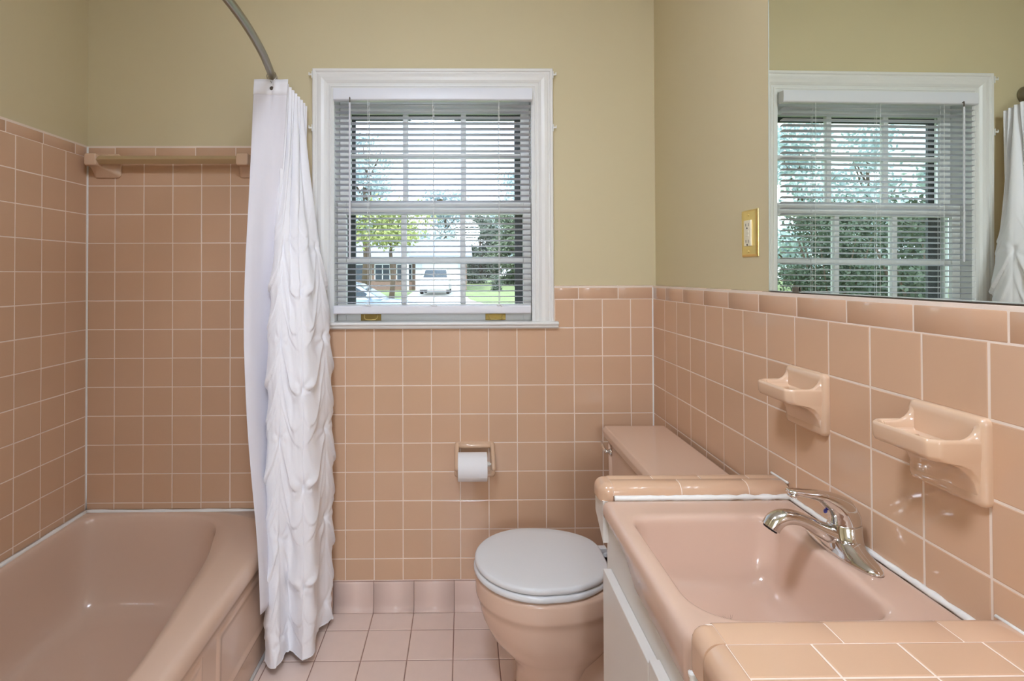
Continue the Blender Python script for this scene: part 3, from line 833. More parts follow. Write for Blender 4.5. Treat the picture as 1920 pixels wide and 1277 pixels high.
# ------------------------------------------------------------------ toilet paper holder and roll
def paper_holder():
    cx, cz = 0.043, 0.5697
    t = thing('paper_holder', 'peach ceramic toilet paper holder set in the back wall tile', 'paper holder', (cx, D, cz))
    def rrect(hx, hz, r, y, n=5):
        out = []
        for sx, sz, a0 in ((1, -1, -90), (1, 1, 0), (-1, 1, 90), (-1, -1, 180)):
            for i in range(n + 1):
                a = math.radians(a0 + 90 * i / n)
                out.append((sx * (hx - r) + r * math.cos(a), y, sz * (hz - r) + r * math.sin(a)))
        return out
    o = obj('frame', MB().loft([rrect(0.077, 0.066, 0.012, 0.002), rrect(0.0775, 0.0665, 0.012, -0.006), rrect(0.075, 0.064, 0.012, -0.011), rrect(0.070, 0.059, 0.011, -0.0125), rrect(0.063, 0.052, 0.010, -0.009), rrect(0.058, 0.047, 0.010, 0.002)], True, False, True).mesh('frame', True), CERAM, t)
    for s in (-1, 1):
        path = [(s * 0.066, -0.006, 0.056), (s * 0.067, -0.020, 0.046), (s * 0.0675, -0.044, 0.026), (s * 0.068, -0.064, 0.004), (s * 0.068, -0.074, -0.010), (s * 0.068, -0.078, -0.018)]
        o = obj('arm', MB().tube(catmull(path, 16), [(0.015, 0.0095)] * 3 + [(0.015, 0.0090)] * 8 + [(0.0145, 0.0090)] * 2 + [(0.013, 0.0085), (0.010, 0.0065), (0.004, 0.003)], 14).mesh('arm', True), CERAM, t)
    # web behind the arms
    o = obj('top_lip', MB().tube([(-0.066, -0.012, 0.055), (-0.03, -0.015, 0.056), (0.03, -0.015, 0.056), (0.066, -0.012, 0.055)], 0.0105, 12).mesh('top_lip', True), CERAM, t)
    ry, rz = -0.066, 0.003
    obj('spindle', MB().lathe([(0.0035, -0.061), (0.0035, -0.055), (0.0085, -0.055), (0.0085, 0.055), (0.0042, 0.0555), (0.0042, 0.061)], (0, ry, rz), 18, 'x').mesh('spindle', True), PLASW, t)
    R = 0.0515
    rt = thing('toilet_paper_roll', 'white roll of toilet paper on the ceramic wall holder', 'toilet paper', (0.0335, D + ry, cz + rz - (0.018 - 0.0087)))
    L = 0.0535
    obj('paper', MB().lathe([(0.020, -L), (R - 0.001, -L), (R, -L + 0.0015), (R, L - 0.0015), (R - 0.001, L), (0.020, L), (0.020, -L)], (0, 0, 0), 48, 'x', False).mesh('paper', True), PAPER, rt)
    for p in rt.children[0].data.polygons: pass
    rt.children[0].modifiers.new('es', 'EDGE_SPLIT').split_angle = math.radians(40)
    obj('core', MB().lathe([(0.0188, -L), (0.020, -L), (0.020, L), (0.0188, L), (0.0188, -L)], (0, 0, 0), 32, 'x', False).mesh('core', True), CARD, rt)
    sh = [(-L + 0.001, -R * math.cos(math.radians(a)) - 0.0006 * math.cos(math.radians(a)), R * math.sin(math.radians(a))) for a in range(60, -31, -10)]
    m = MB()
    n = len(sh)
    m.add([(x, y - 0.0002, z) for x, y, z in sh] + [(L - 0.001, y - 0.0002, z) for x, y, z in sh], [(i, i + 1, n + i + 1, n + i) for i in range(n - 1)])
    o = obj('loose_sheet', m.mesh('loose_sheet', True), PAPER, rt)
paper_holder()

# ------------------------------------------------------------------ toilet
def toilet():
    ox, oy = 0.36, 1.632
    t = thing('toilet', 'peach china toilet with a closed white lid beside the vanity', 'toilet', (ox, oy, 0))
    N = 56
    def egg(xf, xb, hw, z, back=0.75, sq=2.0):
        """plan outline: round front (towards -X), squarer back"""
        cx = xf + hw * 1.02
        out = []
        for k in range(N):
            a = 2 * math.pi * k / N
            c, s = math.cos(a), math.sin(a)
            if c < 0:
                x = cx + c * (cx - xf); y = hw * s
            else:
                e = 2.0 / sq
                x = cx + (abs(c) ** e) * (xb - cx); y = hw * math.copysign(abs(s) ** e, s) * (1 - (1 - back) * (abs(c) ** 1.6))
            out.append((x - ox, y, z))
        return out
    body = [egg(0.148, 0.36, 0.098, 0.0, .9, 3), egg(0.146, 0.36, 0.100, 0.018, .9, 3), egg(0.156, 0.36, 0.090, 0.035, .9, 3), egg(0.158, 0.36, 0.088, 0.10, .9, 3), egg(0.150, 0.38, 0.095, 0.135, .9, 2.8), egg(0.118, 0.42, 0.118, 0.170, .9, 2.5),
            egg(0.078, 0.46, 0.146, 0.215, .88, 2.4), egg(0.055, 0.47, 0.163, 0.262, .88, 2.4), egg(0.046, 0.475, 0.170, 0.300, .86, 2.4), egg(0.044, 0.48, 0.172, 0.318, .86, 2.4), egg(0.0365, 0.48, 0.1785, 0.326, .86, 2.4), egg(0.0355, 0.48, 0.1795, 0.334, .86, 2.4),
            egg(0.0355, 0.48, 0.1795, 0.372, .86, 2.4), egg(0.039, 0.478, 0.176, 0.381, .86, 2.4), egg(0.050, 0.472, 0.166, 0.384, .86, 2.4)]
    obj('bowl', MB().loft(body).mesh('bowl', True), TOILM, t)
    # rear foot with the trapway, narrower and set back from the pedestal front
    def blk(x0, x1, hw, z, r=0.03):
        out = []
        for sx, sy, a0 in ((1, -1, -90), (1, 1, 0), (-1, 1, 90), (-1, -1, 180)):
            for i in range(7):
                a = math.radians(a0 + 15 * i)
                cx = (x1 - r) if sx > 0 else (x0 + r)
                out.append((cx + r * math.cos(a) - ox, sy * (hw - r) + r * math.sin(a), z))
        return out
    foot = [blk(0.30, 0.62, 0.092, 0.0), blk(0.30, 0.62, 0.092, 0.018), blk(0.305, 0.615, 0.078, 0.032), blk(0.305, 0.60, 0.070, 0.12), blk(0.30, 0.58, 0.072, 0.20), blk(0.32, 0.60, 0.085, 0.28), blk(0.36, 0.66, 0.105, 0.34), blk(0.40, 0.70, 0.125, 0.372), blk(0.42, 0.705, 0.125, 0.384)]
    obj('foot', MB().loft(foot).mesh('foot', True), TOILM, t)
    # seat ring and lid
    def lidp(xf, xb, hw, z, bw):
        cx = xf + hw * 1.03
        out = []
        for k in range(N):
            a = 2 * math.pi * k / N
            c, s = math.cos(a), math.sin(a)
            if c < 0:
                x = cx + c * (cx - xf); y = hw * s
            else:
                x = cx + (abs(c) ** 0.55) * (xb - cx); y = hw * math.copysign(abs(s) ** 0.50, s) * (1 - (1 - bw) * abs(c) ** 1.0)
            out.append((x - ox, y, z))
        return out
    def rounded(z0, z1, xf, xb, hw, bw, r):
        L = []
        for i in range(4):
            a = math.pi / 2 * i / 3
            L.append(lidp(xf + r * (1 - math.sin(a)), xb - r * (1 - math.sin(a)), hw - r * (1 - math.sin(a)), z0 + r * (1 - math.cos(a)), bw))
        for i in range(4):
            a = math.pi / 2 * i / 3
            L.append(lidp(xf + r * (1 - math.cos(a)), xb - r * (1 - math.cos(a)), hw - r * (1 - math.cos(a)), z1 - r + r * math.sin(a), bw))
        return L
    s = rounded(0.387, 0.406, 0.030, 0.425, 0.183, 0.70, 0.008)
    inner = [[(x * 0.62 + (0.20 - ox) * 0.38, y * 0.62, z) for x, y, z in ring] for ring in (s[-1], s[0])]
    obj('seat', MB().loft(s + inner + [s[0]], True, False, False).mesh('seat', True), SEATM, t)
    l = rounded(0.4075, 0.4265, 0.033, 0.424, 0.180, 0.72, 0.008)
    dome = [[(x * q + (0.21 - ox) * (1 - q), y * q, 0.4265 + 0.004 * (1 - q * q)) for x, y, z in l[-1]] for q in (0.85, 0.6, 0.3, 0.04)]
    obj('lid', MB().loft(l + dome).mesh('lid', True), SEATM, t)
    for y in (-0.075, 0.075):
        h = obj('hinge', MB().lathe([(0.0125, 0), (0.0125, 0.012), (0.010, 0.016)], (0.447 - ox, y, 0.384), 14).box((0.415 - ox, y - 0.010, 0.396), (0.450 - ox, y + 0.010, 0.412)).mesh('hinge'), SEATM, t)
        bevel(h, 0.002, 2)
    for x, y in ((0.10, -0.115), (0.10, 0.115), (0.33, -0.14)):
        boxo('bumper', (x - 0.012 - ox, y - 0.006, 0.3835), (x + 0.012 - ox, y + 0.006, 0.3875), SEATM, t)
    # tank
    ty0, ty1 = 1.435 - oy, 1.885 - oy
    tk = [(0.530, 0.700, ty0 + 0.02, ty1 - 0.02, 0.384), (0.522, 0.706, ty0 + 0.012, ty1 - 0.012, 0.395), (0.512, 0.712, ty0, ty1, 0.55), (0.509, 0.714, ty0 - 0.004, ty1 + 0.004, 0.695)]
    o = obj('tank', MB().loft([[(a - ox, c, z), (b - ox, c, z), (b - ox, d, z), (a - ox, d, z)] for a, b, c, d, z in tk]).mesh('tank'), TOILM, t)
    bevel(o, 0.016, 4, 40)
    # raised border down the tank front
    for y in (ty1 - 0.028, ty0 + 0.028):
        obj('tank_rib', MB().tube([(0.519 - ox, y, 0.42), (0.510 - ox, y, 0.55), (0.5075 - ox, y, 0.69)], 0.008, 10).mesh('tank_rib', True), TOILM, t)
    ld = [(0.500, 0.712, 1.424 - oy, 1.896 - oy, 0.694), (0.496, 0.713, 1.418 - oy, 1.904 - oy, 0.700), (0.493, 0.713, 1.412 - oy, 1.910 - oy, 0.722), (0.500, 0.711, 1.420 - oy, 1.904 - oy, 0.7375), (0.520, 0.705, 1.44 - oy, 1.885 - oy, 0.7395)]
    o = obj('tank_lid', MB().loft([[(a - ox, c, z), (b - ox, c, z), (b - ox, d, z), (a - ox, d, z)] for a, b, c, d, z in ld]).mesh('tank_lid'), TOILM, t)
    bevel(o, 0.006, 3, 15)
    lv = obj('flush_lever', MB().lathe([(0.013, 0), (0.013, -0.006), (0.009, -0.010)], (0.510 - ox, 1.852 - oy, 0.663), 16, 'x').tube([(0.500 - ox, 1.852 - oy, 0.664), (0.492 - ox, 1.852 - oy, 0.664), (0.489 - ox, 1.862 - oy, 0.666), (0.488 - ox, 1.885 - oy, 0.676), (0.488 - ox, 1.902 - oy, 0.684)], [0.006, 0.0065, 0.006, 0.0045, 0.0035], 10).mesh('flush_lever', True), CHROME, t)
    for y in (-0.088, 0.088):
        obj('bolt_cap', MB().lathe([(0.013, 0), (0.013, 0.006), (0.009, 0.013), (0.003, 0.016)], (0.45 - ox, y, 0.016), 14).mesh('bolt_cap', True), TOILM, t)
toilet()

# ------------------------------------------------------------------ vanity cabinet
def vanity():
    t = thing('vanity_cabinet', 'white painted vanity cabinet with flat doors under the peach sink', 'cabinet', (0.52, 0.72, 0))
    ox, oy = 0.52, 0.72
    B = lambda nm, a, b, m=CABW, bw=0.0012: boxo(nm, (a[0] - ox, a[1] - oy, a[2]), (b[0] - ox, b[1] - oy, b[2]), m, t, bw)
    B('front_panel', (0.322, 0.20, 0.075), (0.334, 1.212, 0.730))
    B('end_panel', (0.334, 1.198, 0.0), (0.728, 1.212, 0.762))
    B('end_panel', (0.334, 0.20, 0.0), (0.728, 0.214, 0.762))
    B('bottom_panel', (0.334, 0.214, 0.075), (0.728, 1.198, 0.090))
    B('toe_board', (0.380, 0.214, 0.0), (0.395, 1.198, 0.075))
    for ya, yb, zt in ((0.893, 1.178, 0.632), (0.556, 0.889, 0.640), (0.222, 0.552, 0.640)):
        d = B('door', (0.3035, ya, 0.105), (0.3220, yb, zt), CABW, 0.002)
        yk = ya + 0.035 if ya > 0.8 else yb - 0.035
        c = d.location
        obj('knob', MB().lathe([(0.006, 0), (0.005, -0.010), (0.013, -0.016), (0.014, -0.022), (0.008, -0.028)], (0.3035 - ox - c[0], yk - oy - c[1], 0.36 - c[2]), 14, 'x').mesh('knob', True), CHROME, d)
    # little wedge of white board under the end of the counter
    w = [(1.200, 0.768), (1.268, 0.768), (1.268, 0.722), (1.200, 0.676)]
    obj('counter_bracket', MB().prism(w, 0.310, 0.3225, lambda u, v, q: (q - ox, u - oy, v)).mesh('counter_bracket'), CABW, t)
vanity()

def rrect_pts(x0, x1, y0, y1, rads, n=10, m=8):
    """closed outline; rads = corner radii in order (x1,y0),(x1,y1),(x0,y1),(x0,y0); n points on a corner, m on a side"""
    out = []
    cs = [(x1, y0, 1, -1, -90, rads[0]), (x1, y1, 1, 1, 0, rads[1]), (x0, y1, -1, 1, 90, rads[2]), (x0, y0, -1, -1, 180, rads[3])]
    for k, (x, y, sx, sy, a0, r) in enumerate(cs):
        arc = [Vector((x - sx * r + r * math.cos(math.radians(a0 + 90 * i / n)), y - sy * r + r * math.sin(math.radians(a0 + 90 * i / n)), 0)) for i in range(n + 1)]
        out += arc
        x2, y2, sx2, sy2, a2, r2 = cs[(k + 1) % 4]
        nx = Vector((x2 - sx2 * r2 + r2 * math.cos(math.radians(a2)), y2 - sy2 * r2 + r2 * math.sin(math.radians(a2)), 0))
        for i in range(1, m):
            out.append(arc[-1].lerp(nx, i / m))
    return out

# ------------------------------------------------------------------ sink
def sink():
    ox, oy, oz = 0.51, 0.965, 0.62
    t = thing('sink', 'peach enamelled cast iron sink set between tiled counters', 'sink', (ox, oy, oz))
    x0, x1, y0, y1 = 0.3055, 0.7270, 0.7400, 1.1965
    zt = 0.774
    def zlow(y):
        return 0.7375 - 0.034 * smoothstep(1.035, 0.985, y) * smoothstep(0.70, 0.76, y) - 0.004 * smoothstep(0.97, 0.76, y)
    def outer(i, z, low=None):
        r = max(0.004, 0.016 - i)
        q = rrect_pts(x0 + i, x1 - i, y0 + i, y1 - i, (0.004, 0.004, r, r))
        return [(p.x - ox, p.y - oy, (z if low is None else (zlow(p.y) + low if p.x < x0 + 0.05 else z)) - oz) for p in q]
    def basin(i, z, dx=0.0, dy=0.0):
        q = rrect_pts(0.340 + i, 0.640 - i * 1.0, 0.778 + i, 1.116 - i, (max(0.02, 0.045 - i * 0.2), max(0.02, 0.035 - i * 0.1), max(0.02, 0.040 - i * 0.2), max(0.03, 0.075 - i * 0.3)))
        return [(p.x + dx - ox, p.y + dy - oy, z - oz) for p in q]
    rings = [outer(0.030, 0.738, 0.002), outer(0.006, 0.736, 0.000), outer(0.001, 0.740, 0.006), outer(0.0, 0.752), outer(0.001, 0.764), outer(0.005, 0.7705), outer(0.011, 0.7735), outer(0.018, zt),
             basin(-0.014, zt), basin(-0.008, zt - 0.0002), basin(-0.004, zt - 0.0009), basin(-0.0005, zt - 0.0023), basin(0.0025, zt - 0.0045), basin(0.0045, zt - 0.0078), basin(0.0060, zt - 0.0125), basin(0.0072, zt - 0.020), basin(0.010, 0.735), basin(0.017, 0.700), basin(0.027, 0.668), basin(0.040, 0.650), basin(0.066, 0.641), basin(0.105, 0.637), basin(0.138, 0.6355)]
    obj('basin', MB().loft(rings, True, False, True).mesh('basin', True), SINKM, t)
    obj('drain', MB().lathe([(0.004, 0.002), (0.010, 0.0035), (0.014, 0.001), (0.022, 0.003), (0.030, 0.0025), (0.032, 0)], (0.50 - ox, 0.950 - oy, 0.6355 - oz), 22).mesh('drain', True), CHROME, t)
    # caulk against the wall, the far counter and the near counter
    def bead(p, q, r, n=40, seed=0):
        p, q = Vector(p), Vector(q)
        path = []
        rad = []
        for i in range(n + 1):
            a = p.lerp(q, i / n)
            path.append((a.x - ox, a.y - oy, a.z - oz + 0.0006 * noise.noise(Vector((i * 0.6, seed, 2)))))
            rad.append(r * (0.9 + 0.4 * noise.noise(Vector((i * 0.45, seed, 1)))))
        obj('caulk_bead', MB().tube(path, rad, 8).mesh('caulk_bead', True), CAULK, t)
    bead((XR - 0.003, 0.742, zt + 0.000), (XR - 0.003, 1.196, zt + 0.000), 0.0062, seed=1)
    bead((0.335, 1.196, zt + 0.002), (XR - 0.004, 1.196, zt + 0.002), 0.0068, seed=2)
    bead((0.312, 0.7405, 0.728), (0.318, 0.7405, 0.700), 0.006, 12, seed=3)
sink()

# ------------------------------------------------------------------ tiled counters on both sides of the sink
def counters():
    ZT = 0.803
    def slab(name, lab, y0, y1, ox, oy):
        t = thing(name, lab, 'counter', (ox, oy, 0.762))
        return t
    def flat(t, o, x0, x1, y0, y1, nm='tile', m=TILE):
        me = tile_mesh(x1 - x0 - G, y1 - y0 - G, 0.006, 0.0016, m, 'ctile')
        return obj(nm, me, None, t, ((x0 + x1) / 2 - o[0], (y0 + y1) / 2 - o[1], ZT - rnd.uniform(0, 0.0004) - 0.762), (-math.pi / 2 + rnd.uniform(-.002, .002), rnd.uniform(-.002, .002), 0))
    def nose(t, o, axis, a, b, edge, inner, sgn, drop, r=0.016, nm='edge_tile', m=TRIM_T, ZT=ZT):
        """bullnose tile: runs a..b along axis, flat top from inner to edge, curls down over the edge"""
        prof = [(inner, ZT - 0.008), (inner, ZT - 0.0006), (inner + sgn * 0.001, ZT)]
        for i in range(0, 9):
            q = math.pi / 2 * i / 8
            prof.append((edge - sgn * r + sgn * r * math.sin(q), ZT - r + r * math.cos(q)))
        prof += [(edge, drop + 0.001), (edge - sgn * 0.001, drop), (edge - sgn * 0.008, drop), (edge - sgn * 0.009, ZT - 0.012)]
        f = (lambda u, v, s: (s - o[0], u - o[1], v - 0.762)) if axis == 'x' else (lambda u, v, s: (u - o[0], s - o[1], v - 0.762))
        e = 0.0012
        rings = []
        for s, k in ((a + G / 2, 1), (a + G / 2 + e, 0), (b - G / 2 - e, 0), (b - G / 2, 1)):
            c = ((inner + edge) / 2, ZT - 0.02)
            rings.append([f(c[0] + (u - c[0]) * (1 - 0.02 * k), c[1] + (v - c[1]) * (1 - 0.03 * k), s) for u, v in prof])
        me = MB().loft(rings).mesh(nm)
        for p in me.polygons: p.use_smooth = len(p.vertices) == 4
        ob = obj(nm, me, m, t)
        ob.modifiers.new('es', 'EDGE_SPLIT').split_angle = math.radians(50)
        return ob
    def corner(t, o, x0, x1, y0, y1, drop, sy, nm='corner_tile', r=0.018):
        """rounded outside corner; (x0, sy side) is the free corner"""
        rings = []
        R = min(x1 - x0, 0.022)
        def ring(ins, z):
            out = []
            ye, yi = (y1, y0) if sy > 0 else (y0, y1)
            out.append((x1, yi)); out.append((x1, ye - sy * ins))
            for i in range(7):
                a = math.pi / 2 * i / 6
                out.append((x0 + R - (R - ins) * math.sin(a), ye - sy * R + sy * (R - ins) * math.cos(a)))
            out.append((x0 + ins, yi))
            return [(x - o[0], y - o[1], z - 0.762) for x, y in out]
        rings.append(ring(0.0, drop))
        for i in range(0, 7):
            a = math.pi / 2 * i / 6
            rings.append(ring((1 - math.cos(a)) * r, ZT - r + r * math.sin(a)))
        me = MB().loft(rings).mesh(nm, True)
        ob = obj(nm, me, TRIM_T, t)
        ob.modifiers.new('es', 'EDGE_SPLIT').split_angle = math.radians(50)
        return ob

    # --- narrow ledge on the toilet side
    o = (0.52, 1.235)
    t = thing('tile_counter', 'narrow peach tiled counter ledge between the sink and the toilet tank', 'counter', (o[0], o[1], 0.762))
    nose(t, o, 'x', 0.325, XR, 1.1995 + 0.0012, 1.236, -1, 0.778, 0.0215, 'grout_edge', GROUT, ZT - 0.0012)
    nose(t, o, 'x', 0.325, XR, 1.272 - 0.0012, 1.236, 1, 0.770, 0.0155, 'grout_edge', GROUT, ZT - 0.0012)
    for a, b in cells(0.333, XR - 0.002, [0.487, 0.6385]):
        nose(t, o, 'x', a, b, 1.1995, 1.236, -1, 0.7765, 0.022)
    for a, b in cells(0.333, XR - 0.002, [0.4354, 0.5466, 0.6577]):
        nose(t, o, 'x', a, b, 1.272, 1.236, 1, 0.768, 0.016)
    corner(t, o, 0.3035, 0.333, 1.1995, 1.236, 0.766, -1, r=0.020)
    corner(t, o, 0.3035, 0.333, 1.236, 1.272, 0.766, 1, r=0.020)
    bead = [(XR - 0.003 - o[0], 1.205 + 0.065 * i / 10 - o[1], ZT + 0.0005 - 0.762) for i in range(11)]
    obj('caulk_bead', MB().tube(bead, [0.0026 + 0.0008 * noise.noise(Vector((i * .7, 4, 4))) for i in range(11)], 8).mesh('caulk_bead', True), CAULK, t)

    # --- wide counter on the viewer's side
    o = (0.52, 0.47)
    t = thing('tile_counter', 'wide peach tiled counter top in the near right corner', 'counter', (o[0], o[1], 0.762))
    obj('grout_bed', MB().box((0.332 - o[0], 0.20 - o[1], 0.004), (XR - o[0], 0.686 - o[1], ZT - 0.7632)).mesh('grout_bed'), GROUT, t)
    nose(t, o, 'x', 0.325, XR, 0.7385 - 0.0012, 0.686, 1, 0.778, 0.0155, 'grout_edge', GROUT, ZT - 0.0012)
    nose(t, o, 'y', 0.20, 0.700, 0.3035 + 0.0012, 0.332, -1, 0.754, 0.0245, 'grout_edge', GROUT, ZT - 0.0012)
    for a, b in cells(0.333, XR - 0.002, [0.4845, 0.6390]):
        nose(t, o, 'x', a, b, 0.7385, 0.686, 1, 0.7765, 0.016)
    rows = [0.686, 0.6275, 0.518, 0.4085, 0.299, 0.20]
    for r1, r0 in zip(rows, rows[1:]):
        for a, b in cells(0.332, XR - 0.002, [0.441, 0.5515, 0.661]):
            flat(t, o, a, b, r0, r1)
    for a, b in cells(0.20, 0.686, [0.686 - 0.1525 * i for i in range(1, 4)]):
        nose(t, o, 'y', a, b, 0.3035, 0.332, -1, 0.752, 0.025)
    corner(t, o, 0.3035, 0.333, 0.686, 0.7385, 0.745, 1, r=0.0215)
    bead = [(XR - 0.002 - o[0], 0.21 + 0.525 * i / 20 - o[1], ZT + 0.0003 - 0.762) for i in range(21)]
    obj('caulk_bead', MB().tube(bead, 0.0024, 8).mesh('caulk_bead', True), CAULK, t)
counters()

# ------------------------------------------------------------------ faucet
def faucet():
    fx, fy, fz = 0.682, 0.972, 0.774
    t = thing('faucet', 'chrome single-lever faucet on the back ledge of the sink', 'faucet', (fx, fy, fz))
    N = 44
    def oval(hx, hy, z, dx=0.0, e=1.08):
        out = []
        for k in range(N):
            a = 2 * math.pi * k / N
            c, q = math.cos(a), math.sin(a)
            out.append((dx + hx * math.copysign(abs(c) ** 0.95, c), hy * math.copysign(abs(q) ** e, q), z))
        return out
    # base plate sweeping up into the body
    base = [oval(0.0290, 0.092, 0.0005), oval(0.0298, 0.0935, 0.0025), oval(0.0288, 0.0915, 0.0060), oval(0.0270, 0.084, 0.0095), oval(0.0258, 0.072, 0.0130), oval(0.0250, 0.058, 0.0170), oval(0.0248, 0.046, 0.0220), oval(0.0245, 0.036, 0.0280)]
    obj('base_plate', MB().loft(base).mesh('base_plate', True), CHROME, t)
    body = [oval(0.0290, 0.0640, 0.0050, 0.0, 1.1), oval(0.0288, 0.0540, 0.0110, 0.001, 1.1), oval(0.0284, 0.0450, 0.0170, 0.002, 1.05), oval(0.0279, 0.0375, 0.0240, 0.003, 1.0), oval(0.0273, 0.0325, 0.0310, 0.005, 1.0), oval(0.0267, 0.0290, 0.0390, 0.0065, 1.0), oval(0.0262, 0.0268, 0.0460, 0.0078, 1.0), oval(0.0260, 0.0260, 0.0488, 0.008, 1.0), oval(0.0250, 0.0248, 0.0495, 0.008, 1.0)]
    obj('body', MB().loft(body).mesh('body', True), CHROME, t)
    def table(path, tab, n):
        pts = catmull(path, n)
        k = len(tab) - 1
        rr = []
        for i in range(n):
            q = i / (n - 1) * k; a = min(int(q), k - 1); u = q - a
            rr.append((tab[a][0] + (tab[a + 1][0] - tab[a][0]) * u, tab[a][1] + (tab[a + 1][1] - tab[a][1]) * u))
        return pts, rr
    sp, sr = table([(0.006, 0, 0.020), (-0.016, 0, 0.027), (-0.040, 0, 0.0385), (-0.072, 0, 0.0550), (-0.099, 0, 0.0600), (-0.118, 0, 0.0530), (-0.1275, 0, 0.0405)],
                   [(0.022, 0.018), (0.0205, 0.0165), (0.0180, 0.0138), (0.0155, 0.0112), (0.0160, 0.0132), (0.0165, 0.0155), (0.0160, 0.0158)], 34)
    q = obj('spout', MB().tube(sp, sr, 24).mesh('spout', True), CHROME, t)
    obj('aerator', MB().lathe([(0.001, 0.0), (0.0115, 0.0), (0.0128, 0.002), (0.0128, 0.006)], (0, 0, 0), 20).mesh('aerator', True), DARKP, q, (-0.1290, 0, 0.0375), (0, math.radians(33), 0))
    hp, hr = table([(0.008, 0, 0.0500), (0.0065, 0, 0.0600), (-0.001, 0, 0.0735), (-0.016, 0, 0.0860), (-0.038, 0, 0.0970), (-0.064, 0, 0.1020), (-0.086, 0, 0.1055), (-0.096, 0, 0.1065)],
                   [(0.0250, 0.0258), (0.0250, 0.0262), (0.0238, 0.0240), (0.0205, 0.0170), (0.0160, 0.0098), (0.0140, 0.0066), (0.0128, 0.0054), (0.0070, 0.0030)], 40)
    h = obj('handle', MB().tube(hp, hr, 26).mesh('handle', True), CHROME, t)
    obj('lever_lip', MB().tube([(-0.086, -0.009, 0.1010), (-0.090, -0.005, 0.0985), (-0.090, 0.005, 0.0985), (-0.086, 0.009, 0.1010)], 0.0038, 10).mesh('lever_lip', True), CHROME, h)
    obj('index_button', MB().lathe([(0.0040, 0), (0.0040, -0.002), (0.001, -0.003)], (0, 0, 0), 12, 'x').mesh('index_button', True), BLUEP, h, (-0.0265, 0, 0.0690), (0, math.radians(20), 0))
faucet()

# ------------------------------------------------------------------ ceramic shelves on the right wall
def dish(yc, zc, lab, deep):
    t = thing('soap_dish', lab, 'soap dish', (XR, yc, zc), 'ceramic dishes over the sink')
    def rr(hy, hz, r, x):
        out = []
        for sy, sz, a0 in ((1, -1, -90), (1, 1, 0), (-1, 1, 90), (-1, -1, 180)):
            for i in range(7):
                a = math.radians(a0 + 15 * i)
                out.append((x, sy * (hy - r) + r * math.cos(a), sz * (hz - r) + r * math.sin(a)))
        return out
    obj('back_plate', MB().loft([rr(0.064, 0.0625, 0.010, 0.002), rr(0.0645, 0.063, 0.010, -0.006), rr(0.063, 0.0615, 0.010, -0.010), rr(0.059, 0.0575, 0.009, -0.0128), rr(0.050, 0.049, 0.008, -0.0135)], True, False, True).mesh('back_plate', True), CERAM, t)
    n = 14
    def plan(d, hw, z, c, base=-0.006, inn=0.0):
        """tray outline reaching d from the wall, cut corners of size c"""
        pts = []
        raw = [(base, -hw), (-(d - c), -hw), (-d, -hw + c * 0.9), (-d, hw - c * 0.9), (-(d - c), hw), (base, hw)]
        out = []
        for k in range(len(raw)):
            a = Vector((raw[k][0], raw[k][1], 0)); b = Vector((raw[(k + 1) % len(raw)][0], raw[(k + 1) % len(raw)][1], 0))
            for i in range(n):
                out.append(a.lerp(b, i / n))
        # soften
        for _ in range(3):
            m = len(out)
            out = [(out[(i - 1) % m] + out[i] * 2 + out[(i + 1) % m]) / 4 if out[i].x < base - 0.004 else out[i] for i in range(m)]
        return [(p.x, p.y, z) for p in out]
    zr = 0.032                        # rim height over the plate centre
    ty = 0.0595
    rings = [plan(0.012, ty - 0.003, -0.052, 0.003), plan(0.014, ty - 0.002, -0.044, 0.003), plan(0.018, ty - 0.001, -0.030, 0.005), plan(0.025, ty, -0.019, 0.008), plan(0.036, ty, -0.009, 0.010), plan(0.052, ty, -0.003, 0.012), plan(0.070, ty, -0.0005, 0.013), plan(0.078, ty + 0.0005, 0.003, 0.013),
             plan(0.0810, ty + 0.001, 0.009, 0.013), plan(0.0820, ty + 0.001, 0.026, 0.013), plan(0.0812, ty + 0.0005, zr - 0.0015, 0.013), plan(0.079, ty - 0.0015, zr, 0.013), plan(0.0755, ty - 0.0050, zr - 0.0012, 0.012), plan(0.0730, ty - 0.0075, zr - 0.005, 0.011, -0.010),
             plan(0.070, ty - 0.0105, deep + 0.004, 0.010, -0.012), plan(0.064, ty - 0.0155, deep, 0.010, -0.015), plan(0.045, ty - 0.03, deep - 0.001, 0.008, -0.025)]
    obj('tray', MB().loft(rings).mesh('tray', True), CERAM, t)
    # sweeping shoulders joining tray and plate
    pf = [(-0.004, 0.0600), (-0.0095, 0.0590)]
    for i in range(9):
        a = math.radians(90 * i / 8)
        pf.append((-0.0125 - 0.030 * (1 - math.cos(a)), 0.0560 - 0.0255 * math.sin(a)))
    pf += [(-0.060, 0.0300), (-0.060, 0.0220), (-0.004, 0.0160)]
    for q in (-1, 1):
        rr = []
        for w, k in ((-0.0050, 0.0040), (-0.0030, 0.0010), (0.0, 0.0), (0.0030, 0.0010), (0.0050, 0.0040)):
            rr.append([(x, q * (ty - 0.0048) + w, z - k) for x, z in pf])
        o = obj('shoulder', MB().loft(rr).mesh('shoulder', True), CERAM, t)
        o.modifiers.new('es', 'EDGE_SPLIT').split_angle = math.radians(55)
    for i in range(3):
        obj('ridge', MB().tube([(-0.030, (i - 1) * 0.022, deep + 0.0005), (-0.058, (i - 1) * 0.022, deep + 0.0005)], 0.0026, 8).mesh('ridge', True), CERAM, t)
dish(1.1335, 1.0085, 'peach ceramic soap dish on the right wall, the farther one nearer the window', 0.018)
dish(0.8020, 1.0085, 'peach ceramic soap dish on the right wall, the nearer and larger looking one', 0.014)

